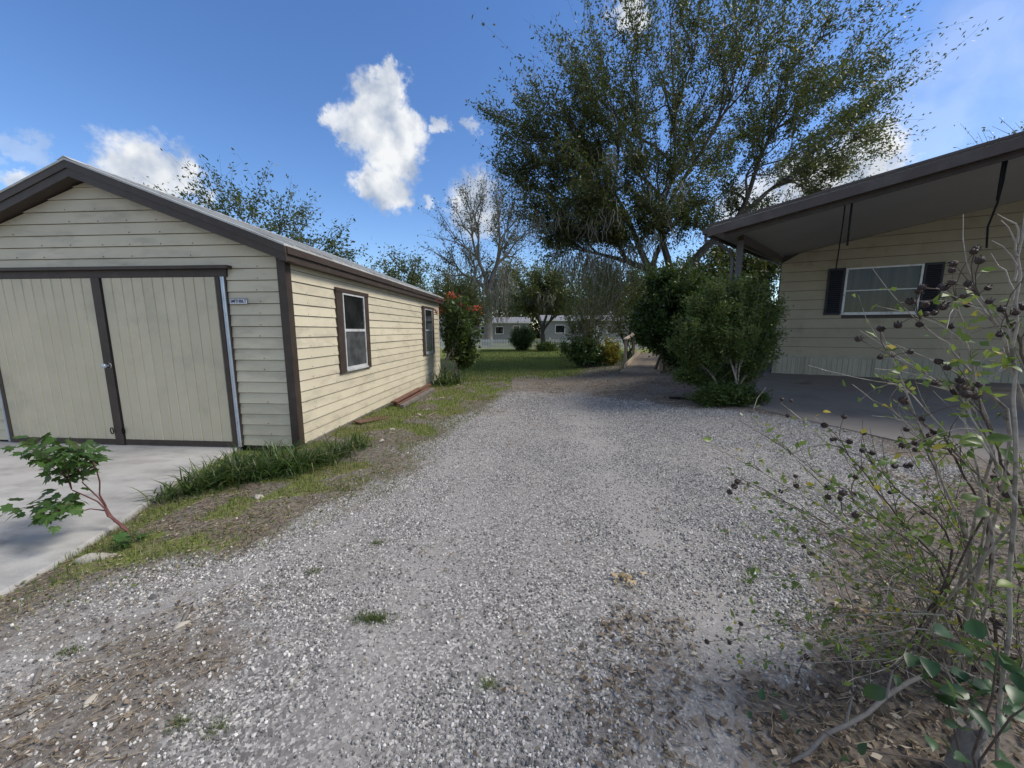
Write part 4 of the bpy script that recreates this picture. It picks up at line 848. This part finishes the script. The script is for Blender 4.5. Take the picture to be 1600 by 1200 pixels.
o = mk('grass', V, F, M['grass'], tint=tt); tag(o, 'short patchy grass of the lawn and the shed edge', 'grass', kind='stuff')
x, y = scatter(rng, 14000, -3.45, -.6, 1.9, 9); g, l = masks(x, y); vy = np.interp(y, EL_Y, EL_X)
k = (x < vy+.15) & (rng.random(len(x)) < .25+.75*sstep(.45, .6, fbm(x+5, y+2, 3.2))*1.0) & ~on_solid(x, y) & (rng.random(len(x)) < .75); x, y = x[k], y[k]; n = len(x)
P = np.stack([x, y, hz(x, y)+rng.random(n)*.035], 1); D = rng.normal(size=(n, 3)); D[:, 2] = np.abs(D[:, 2])*.7+.1
V, F, tt = leaf_arrays(P, D, rng.uniform(.015, .045, n), rng.uniform(.006, .018, n), rng, fold=.1)
o = mk('weeds', V, F, M['grass'], tint=tt*.97); tag(o, 'low broad-leaved weeds in the verge along the shed', 'weeds', kind='stuff')
x, y = scatter(rng, 9000, -3.45, -.4, 1.3, 9); vy = np.interp(y, EL_Y, EL_X); k = (np.abs(x-vy+.25) < .45*(.4+fbm(x, y, 2))) & ~on_solid(x, y); x, y = x[k], y[k]; n = len(x)
V, F, tt = blades(x, y, rng.uniform(.03, .10, n), np.full(n, .0018), rng, 1.3, rng.uniform(.9, 1, n)); o = mk('dead_grass', V, F, M['grass'], tint=tt); tag(o, 'dry tan grass blades along the gravel edge', 'dry grass', kind='stuff')
def tuft(u, v, n, sp, h, label, seed, tint=None):
    p = gp(u, v); r = np.random.default_rng(seed); x = p[0]+r.normal(size=n)*sp[0]; y = p[1]+r.normal(size=n)*sp[1]; V, F, tt = blades(x, y, h*r.uniform(.5, 1.3, n), np.full(n, .0016), r, .7, None if tint is None else r.random(n)*tint)
    p[2] = hz(p[0], p[1]); o = mk('grass_tuft', V, F, M['grass'], tint=tt, loc=p); tag(o, label, 'grass tuft', 'green tufts growing in the gravel')
tuft(585, 968, 420, (.062, .020), .034, 'flat bright green tuft in the middle of the gravel', 1, .8)
for k, (u, v, lb) in enumerate([(765, 1068, 'brownish small tuft in the gravel below the bright one'), (110, 1018, 'small tuft on the lower left gravel'), (280, 1130, 'tiny tuft left of its twin on the lower left gravel'), (337, 1136, 'tiny tuft right of its twin on the lower left gravel'), (590, 848, 'faint tuft above the bright green one'), (490, 893, 'faint tuft left above the bright green one'), (1165, 910, 'dull tuft near the shrub on the right gravel')]): tuft(u, v, 120, (.028, .018), .025, lb, 10+k)
# leaf litter, straw and twigs
rng = np.random.default_rng(79)
def litter_pts(n, x0, x1, y0, y1, f):
    x, y = scatter(rng, n, x0, x1, y0, y1); g, l = masks(x, y); k = (rng.random(n) < f(x, y, g, l)) & ~on_solid(x, y); return x[k], y[k]
fr = lambda x, y, g, l: np.clip((1-g)*(1-l*.7), 0, 1)*(.25+.75*sstep(.4, .55, fbm(x+3, y+50, 1.7)))+.01
Xs = []; Ys = []; Ls = []
for (n, x0, x1, y0, y1, L) in ((34000, .3, 4.5, .5, 3.8, .036), (26000, -3.4, .5, .7, 4.2, .026), (16000, -2.8, 5, 4.2, 8.5, .038), (22000, -2.5, 8, 8.5, 16, .05)):
    x, y = litter_pts(n, x0, x1, y0, y1, fr); Xs.append(x); Ys.append(y); Ls.append(np.full(len(x), L))
x, y, L = map(np.concatenate, (Xs, Ys, Ls)); n = len(x)
D = rng.normal(size=(n, 3)); D[:, 2] *= .25; L = L*rng.uniform(.5, 1.4, n)
V, F, tt = leaf_arrays(np.stack([x, y, hz(x, y)+.006+rng.random(n)*.012], 1), D, L, L*rng.uniform(.3, .6, n), rng, fold=.15)
# lay the leaves flat-ish
Vr = V.reshape(n, 4, 3); base_z = hz(x, y)[:, None]+.004; Vr[:, :, 2] = base_z+np.abs(Vr[:, :, 2]-base_z)*.6+.004; V = np.maximum(Vr.reshape(-1, 3), -1e9)
o = mk('leaf_litter', V, F, M['deadleaf'], tint=tt); tag(o, 'brown fallen leaf litter on the ground', 'leaf litter', kind='stuff')
B = Bulk()
for (n, x0, x1, y0, y1, L, r) in ((1300, .5, 4.0, .5, 3.4, .10, .0010), (3600, -3.4, -.6, .7, 4.6, .10, .0010), (300, -2.4, 5, 5.5, 11, .3, .004)):
    x, y = litter_pts(n*2, x0, x1, y0, y1, fr)
    for a_, b_ in zip(x, y):
        th = rng.normal(.5, .9); l = L*rng.uniform(.3, 1.5); k = 4; s_ = np.linspace(-.5, .5, k); px = a_+np.cos(th)*l*s_+rng.normal(size=k)*l*.05; py = b_+np.sin(th)*l*s_+rng.normal(size=k)*l*.05
        B.tube(np.stack([px, py, hz(px, py)+.006+rng.random()*.012], 1), r*rng.uniform(.6, 1.7), 3, rng.random())
o = B.build('straw_litter', M['straw']); tag(o, 'dry straw and fine twigs strewn over the ground', 'straw', kind='stuff')
# dry leaf clump in the gravel
p = gp(983, 908); p[2] = hz(p[0], p[1]); lc = empty('dead_leaf_clump', p); tag(lc, 'clump of curled tan leaves lying on the open gravel', 'leaves')
def curled_leaf(mat, seed, tint):
    r = np.random.default_rng(seed); n = 7; u = np.linspace(0, 1, n); w = np.sin(u*math.pi)**.7*.32; V = []; F = []
    for i in range(n):
        z = .35*math.sin(u[i]*2.6)*r.uniform(.5, 1); V += [(-w[i], u[i], z+.5*w[i]), (0, u[i], z), (w[i], u[i], z+.45*w[i])]
    for i in range(n-1):
        k = i*3; F += [(k, k+1, k+4, k+3), (k+1, k+2, k+5, k+4)]
    me = bpy.data.meshes.new('curled_leaf'); me.from_pydata(V, [], F); me.materials.append(mat); a = me.attributes.new('tint', 'FLOAT', 'POINT'); a.data.foreach_set('value', np.full(len(V), tint, dtype=np.float32)); me.polygons.foreach_set('use_smooth', np.ones(len(F), dtype=bool)); return me
M['tanleaf'] = leafmat('tan_leaf', (.32,.22,.12), (.52,.40,.23), trans=.15, rough=.7)
for k in range(13):
    r = np.random.default_rng(200+k); me = curled_leaf(M['tanleaf'], k, r.random()); q = p+np.array([r.normal()*.045, r.normal()*.02, .008+r.random()*.012]); place_leaf(me, q, (r.normal(), r.normal(), .1), r.uniform(.035, .055), lc, p, r)
# bark slivers
for k, (u, v, du, dv, lb) in enumerate([(285, 975, 14, -26, 'bark sliver lying on the left gravel'), (52, 1075, 12, -32, 'thin dark stick in the lower left litter'), (22, 1120, 26, -12, 'dark twig at the lower left border')]):
    a, c = gp(u, v), gp(u+du, v+dv)
    for q in (a, c): q[2] = hz(q[0], q[1])+.012
    P = bez(a, unit(c-a)+[.1, .1, .0], c, 5); m = MB(); m.tube(P, [.004, .010, .012, .008, .003], 6); o = m.build('ground_stick', M['oldwood'], None, True); tag(o, lb, 'stick')
m = MB(); P = [gp(u, v) for u, v in ((1045, 634), (1070, 637), (1095, 642), (1125, 648))]; P = [np.array([q[0], q[1], float(hz(q[0], q[1]))+.03]) for q in P]; m.tube(P, .022, 6); tag(m.build('edging_hose', M['cord'], None, True), 'black hose edging below the feathery bush', 'hose')

# ---------------------------------------------------------------- foreground shrub on the right
CB = np.array([2.15, 1.55, float(hz(2.15, 1.55))]); cm = empty('crape_myrtle', CB); tag(cm, 'twiggy shrub with dark seed pods and pale stems in the right foreground', 'shrub')
rng = np.random.default_rng(90)
def pod_mesh():
    import bmesh
    bm = bmesh.new(); bmesh.ops.create_icosphere(bm, subdivisions=2, radius=1)
    for v in bm.verts:
        a = math.atan2(v.co.y, v.co.x); f = 1-.16*abs(math.cos(3*a))**4*(v.co.z > -.4); v.co.x *= f; v.co.y *= f
        if v.co.z > .75: v.co.z = .62
    for i in range(6):
        a = i*math.pi/3; c, s = math.cos(a), math.sin(a); vs = [bm.verts.new(q) for q in ((c*.75-s*.3, s*.75+c*.3, .35), (c*.75+s*.3, s*.75-c*.3, .35), (c*.95, s*.95, 1.15))]; bm.faces.new(vs)
    me = bpy.data.meshes.new('seed_pod'); bm.to_mesh(me); bm.free(); me.materials.append(M['pod']); return me
PM = pod_mesh()
LB_ = Bulk(); TW = []
def add_pods(p, n, d, sp=.03):
    m = MB()
    for _ in range(n):
        q = p+unit(d)*rng.uniform(.0, .09)+rng.normal(size=3)*sp; o = place_leaf(PM, q, unit(rng.normal(size=3)+[0, 0, .5]), rng.uniform(.0075, .0112), cm, CB, rng, 'seed_pod', 1); P = bez(p-CB, d, q-CB, 4); m.tube(P, .0013, 4)
    m.build('pod_stalks', M['darktwig'], cm)
def add_leaves(P, n, L=.035, wf=.45, t=None):
    k = rng.integers(1, len(P), n); V, F, t_ = leaf_arrays(P[k]+rng.normal(size=(n, 3))*.008, rng.normal(size=(n, 3))+[0, 0, .3], L*rng.uniform(.6, 1.2, n), L*wf*rng.uniform(.8, 1.2, n), rng, t, fold=.12); LB_.add(V, F, t_)
def branch(base, pts, r0, mat='twig', leaves=6, pods=0, subs=5, sublen=.22, L=.035):
    pts = np.array([base]+list(pts)); t0 = np.linspace(0, 1, len(pts)); tt_ = np.linspace(0, 1, 4*len(pts)); P = np.stack([np.interp(tt_, t0, pts[:, i]) for i in range(3)], 1)
    P[1:-1] = .25*P[:-2]+.5*P[1:-1]+.25*P[2:]; P[1:]+= rng.normal(size=(len(P)-1, 3))*.0035
    m = MB(); m.tube(P-CB, np.linspace(r0, r0*.3, len(P)), 6)
    for _ in range(subs):
        i = rng.integers(len(P)//3, len(P)-1); d = unit(unit(P[i+1]-P[i])*1.0+rng.normal(size=3)*.55+[0, 0, .15]); l = sublen*rng.uniform(.4, 1.3); Q = bez(P[i], P[i+1]-P[i], P[i]+d*l, 5); m.tube(Q-CB, np.linspace(r0*.38, .0008, 5), 4)
        if rng.random() < .7: add_leaves(Q, max(1, leaves//2), L)
    m.build('stem', M[mat], cm, True)
    if leaves: add_leaves(P[len(P)//2:], leaves, L)
    if pods: add_pods(P[-1], pods, P[-1]-P[-3])
    return P
def bs(): return np.array([CB[0]+rng.normal()*.22, CB[1]+rng.normal()*.14, CB[2]-.02])
MAIN = [  # tip pixels with depth, stem radius, pods
 ([(1420, 880, 1.50), (1250, 770, 1.62), (1108, 690, 1.70)], .006, 'twig', 0), ([(1430, 900, 1.5), (1290, 760, 1.7), (1168, 645, 1.85)], .006, 'twig', 0),
 ([(1470, 880, 1.4), (1390, 790, 1.35), (1312, 690, 1.3)], .006, 'darktwig', 5), ([(1520, 860, 1.3), (1460, 720, 1.25), (1375, 520, 1.25)], .007, 'twig', 0),
 ([(1590, 660, 1.1), (1500, 560, 1.1), (1440, 500, 1.1)], .006, 'twig', 8), ([(1560, 700, 1.12), (1508, 545, 1.08), (1500, 470, 1.06)], .005, 'twig', 6),
 ([(1600, 620, 1.0), (1570, 530, 1.0), (1530, 460, 1.0)], .006, 'twig', 9), ([(1610, 600, .98), (1590, 520, .98), (1572, 500, .98)], .005, 'darktwig', 5),
 ([(1540, 800, 1.25), (1490, 710, 1.22), (1455, 690, 1.2)], .006, 'darktwig', 9), ([(1500, 850, 1.35), (1400, 760, 1.4), (1345, 705, 1.4)], .005, 'darktwig', 4),
 ([(1580, 760, 1.1), (1545, 670, 1.08), (1525, 610, 1.06)], .005, 'darktwig', 6), ([(1450, 880, 1.5), (1370, 800, 1.55), (1285, 655, 1.6)], .0045, 'twig', 0),
 ([(1470, 920, 1.4), (1330, 840, 1.5), (1200, 800, 1.6)], .005, 'twig', 0), ([(1490, 950, 1.3), (1320, 900, 1.4), (1165, 905, 1.5)], .005, 'twig', 0),
 ([(1480, 960, 1.3), (1330, 960, 1.35), (1150, 985, 1.4)], .0045, 'twig', 0), ([(1560, 850, 1.15), (1500, 640, 1.12), (1560, 580, 1.1)], .005, 'twig', 0),
 ([(1500, 900, 1.3), (1340, 790, 1.35), (1330, 770, 1.35)], .004, 'darktwig', 5), ([(1590, 800, 1.0), (1560, 730, 1.0), (1490, 600, 1.0)], .005, 'twig', 4),
 ([(1540, 760, 1.2), (1420, 610, 1.3), (1370, 590, 1.3)], .004, 'twig', 0), ([(1560, 780, 1.15), (1480, 690, 1.2), (1430, 650, 1.2)], .004, 'darktwig', 3)]
MAIN += [([(1440, 860, 1.5), (1330, 720, 1.6), (1235, 640, 1.7)], .0045, 'twig', 3), ([(1450, 930, 1.45), (1280, 850, 1.55), (1130, 830, 1.65)], .004, 'twig', 0), ([(1460, 980, 1.35), (1300, 1000, 1.4), (1160, 1040, 1.4)], .004, 'twig', 0),
 ([(1500, 800, 1.3), (1420, 660, 1.35), (1330, 600, 1.4)], .0045, 'twig', 0), ([(1420, 900, 1.5), (1260, 800, 1.6), (1145, 740, 1.7)], .0045, 'darktwig', 0), ([(1560, 720, 1.15), (1510, 620, 1.15), (1400, 560, 1.2)], .004, 'twig', 5)]
for pts, r, mt, pods in MAIN: branch(bs(), [at(*q) for q in pts], r, mt, 7, pods, 6)
for k in range(105):
    u, v = rng.uniform(1140, 1640), rng.uniform(680, 1080); yy_ = rng.uniform(1.1, 1.7); tip = at(u, v, yy_)
    if tip[2] < .15: tip[2] = rng.uniform(.12, .3)
    b0 = bs(); mid = (b0+tip)/2+[rng.normal()*.05, rng.normal()*.05, .12]; branch(b0, [mid, tip], rng.uniform(.0013, .0034), 'twig' if rng.random() < .7 else 'darktwig', 5, 3 if rng.random() < .08 else 0, 6, .18, .034)
# tall pale bare stem at the picture's right edge
P = branch(np.array([1.75, 1.12, .05]), [at(1588, 820, 1.0), at(1582, 600, .98), at(1590, 420, .97), at(1604, 290, .97)], .006, 'twig', 0, 0, 0)
for (a, b_) in (((1583, 560, .98), (1545, 480, .98)), ((1583, 470, .98), (1545, 395, .99)), ((1588, 440, .975), (1550, 375, .97)), ((1590, 400, .97), (1565, 345, .965)), ((1592, 380, .97), (1560, 330, .98)), ((1584, 520, .98), (1580, 480, .95))):
    A, Bq = at(*a), at(*b_); m = MB(); m.tube(bez(A-CB, (0, 0, 1), Bq-CB, 6)+rng.normal(size=(6, 3))*.003, np.linspace(.0028, .0009, 6), 5); m.build('twig', M['twig'], cm, True)
lo = LB_.build('foliage', M['myrtle'], cm); lo.matrix_parent_inverse = Matrix.Translation(-Vector(CB)); lo['kind'] = 'stuff'
# a few larger leaves that read one by one
def oval_leaf(mat, tint, w=.30, n=8):
    u = np.linspace(0, 1, n); ww = np.sin(np.clip(u, 0, 1)**.8*math.pi)**.8*w; V = []; F = []
    for i in range(n): z = -.25*u[i]**2; V += [(-ww[i], u[i], z+.35*ww[i]), (0, u[i], z), (ww[i], u[i], z+.35*ww[i])]
    for i in range(n-1): k = i*3; F += [(k, k+1, k+4, k+3), (k+1, k+2, k+5, k+4)]
    me = bpy.data.meshes.new('leaf'); me.from_pydata(V, [], F); me.materials.append(M[mat]); a = me.attributes.new('tint', 'FLOAT', 'POINT'); a.data.foreach_set('value', np.full(len(V), tint, dtype=np.float32)); me.polygons.foreach_set('use_smooth', np.ones(len(F), dtype=bool)); return me
OV = [oval_leaf('myrtle', t) for t in (.2, .5, .8)]; OY = oval_leaf('yellowleaf', .5)
for (u, v, yy_, k, s) in ((1440, 832, 1.35, 1, .055), (1452, 842, 1.34, 1, .065), (1425, 818, 1.36, 1, .04), (1545, 690, 1.05, 1, .06), (1530, 688, 1.05, 0, .05), (1560, 694, 1.05, 0, .05), (1395, 720, 1.3, 0, .04), (1515, 700, 1.1, 0, .045), (1525, 785, 1.1, 0, .05), (1560, 800, 1.1, 0, .05), (1590, 890, 1.0, 1, .05), (1575, 905, 1.0, 2, .045), (1280, 648, 1.6, 3, .03), (1155, 703, 1.7, 3, .02), (1186, 693, 1.75, 3, .018), (1108, 688, 1.7, 2, .035), (1430, 985, 1.3, 0, .05), (1300, 995, 1.4, 0, .05), (1310, 1020, 1.35, 0, .05), (1170, 885, 1.5, 1, .04), (1180, 895, 1.5, 1, .035), (1240, 908, 1.45, 1, .04), (1225, 910, 1.45, 1, .03), (1505, 650, 1.1, 2, .05), (1395, 690, 1.25, 2, .03), (1580, 560, .98, 1, .04)):
    p = at(u, v, yy_)
    for j in range(2): place_leaf(OY if k == 3 else OV[k], p+rng.normal(size=3)*.01, (rng.normal(), rng.normal()*.6, rng.normal()*.4), s*rng.uniform(.8, 1.1), cm, CB, rng, 'leaf', .8)
# vine with big leaves, stump, fallen branch
VB = np.array([1.62, 1.06, float(hz(1.62, 1.06))]); vn = empty('vine', VB); tag(vn, 'vine with large dark green leaves at the lower right corner', 'vine')
VL = [oval_leaf('vine', t, w_) for t, w_ in ((.1, .30), (.4, .26), (.7, .33), (.95, .24), (.2, .22))]
vs = [[(1500, 1180, 1.05), (1480, 1090, 1.08), (1450, 1020, 1.1), (1430, 1005, 1.1)], [(1520, 1180, 1.0), (1550, 1090, .98), (1560, 1010, .98)], [(1530, 1190, 1.0), (1580, 1120, .92), (1610, 1100, .9)], [(1470, 1190, 1.05), (1340, 1170, 1.1), (1200, 1100, 1.2), (1180, 1090, 1.2)]]
for pts in vs:
    Q = np.array([VB]+[at(*q) for q in pts]); stem_obj(Q, .004, .002, M['darktwig'], vn, VB)
for (u, v, yy_, s, du, dz) in ((1450, 1030, 1.08, .085, -1, .2), (1470, 1035, 1.08, .10, -.6, -.3), (1500, 1060, 1.04, .12, .9, -.4), (1485, 1050, 1.05, .11, .7, -.2), (1520, 1070, 1.0, .10, 1, -.2), (1535, 1000, .98, .085, .5, .5), (1560, 1010, .98, .07, -.6, .4), (1540, 1040, 1.0, .08, .8, -.3), (1545, 1120, .95, .08, -.2, -.5), (1580, 1110, .92, .10, 1, -.2), (1570, 1090, .95, .09, .4, -.3), (1510, 1100, 1.0, .07, .3, -.5), (1430, 1025, 1.1, .07, -1, .1), (1400, 1055, 1.1, .055, -.5, .1), (1175, 1090, 1.2, .045, -.3, .8), (1190, 1095, 1.2, .045, .3, .8), (1205, 1085, 1.2, .03, .9, .3), (1170, 1110, 1.2, .03, -.7, -.4), (1225, 1125, 1.15, .04, .1, .6), (1330, 1190, 1.08, .055, -.4, .3), (1345, 1180, 1.08, .05, .3, .6), (1210, 1190, 1.12, .04, -.3, .5), (1550, 1190, .92, .09, .3, .2), (1510, 1185, .98, .07, -.5, .3), (1245, 1150, 1.1, .035, .4, .4), (1450, 1150, 1.05, .06, -.6, .2), (1590, 1050, .93, .08, .7, .4)):
    p = at(u, v, yy_); place_leaf(VL[rng.integers(0, 5)], p, (du, rng.normal()*.5-.3, dz), s*.9, vn, VB, rng, 'leaf', .4)
for _ in range(34):
    u, v = rng.normal(1525, 48), rng.normal(1075, 48); p = at(min(u, 1640), min(v, 1195), rng.uniform(.93, 1.1)); place_leaf(VL[rng.integers(0, 5)], p, (rng.normal(), rng.normal()*.6-.3, rng.normal()*.45-.1), rng.uniform(.04, .085), vn, VB, rng, 'leaf', .6)
m = MB(); b0 = np.array([1.60, 1.10, float(hz(1.6, 1.1))-.05]); th = np.linspace(0, 1, 8)
th = np.linspace(0, 1, 22); P = np.stack([b0[0]+th*.03, b0[1]+th*.02, b0[2]+th*.25], 1); m.tube(P, .050-.020*th+.003*np.sin(th*21), 18)
for q in range(len(m.V)):
    a_ = q % 18; k_ = 1+.10*math.sin(a_*1.9+1)+.06*math.sin(a_*4.7+q*.02)+.05*rng.normal(); c_ = P[q//18]; v_ = m.V[q]; m.V[q] = (c_[0]+(v_[0]-c_[0])*k_, c_[1]+(v_[1]-c_[1])*k_, v_[2]+.004*rng.normal()+(.02*math.sin(a_*1.3) if q >= 18*21 else 0))
m.add([m.V[-18+q] for q in range(18)]+[(P[-1][0], P[-1][1], P[-1][2]-.012)], [(q, (q+1) % 18, 18) for q in range(18)])
tag(m.build('stump', M['greybark'], None, False), 'grey weathered stump half hidden by the vine', 'stump')
a, c = gp(1235, 1195), at(1452, 1048, 1.22); a[2] = hz(a[0], a[1])+.015; m = MB(); P = bez(a, c-a+np.array([0, 0, .05]), c, 8); m.tube(P+rng.normal(size=P.shape)*.004, np.array([.005, .007, .0065, .008, .007, .0085, .0075, .006]), 8)
for k in (3, 5): m.tube(bez(P[k], (0, 0, 1), P[k]+[.03, .02, .10], 4), [.005, .004, .003, .002], 5)
tag(m.build('fallen_branch', M['greybark'], None, True), 'grey broken branch slanting across the lower right litter', 'branch')
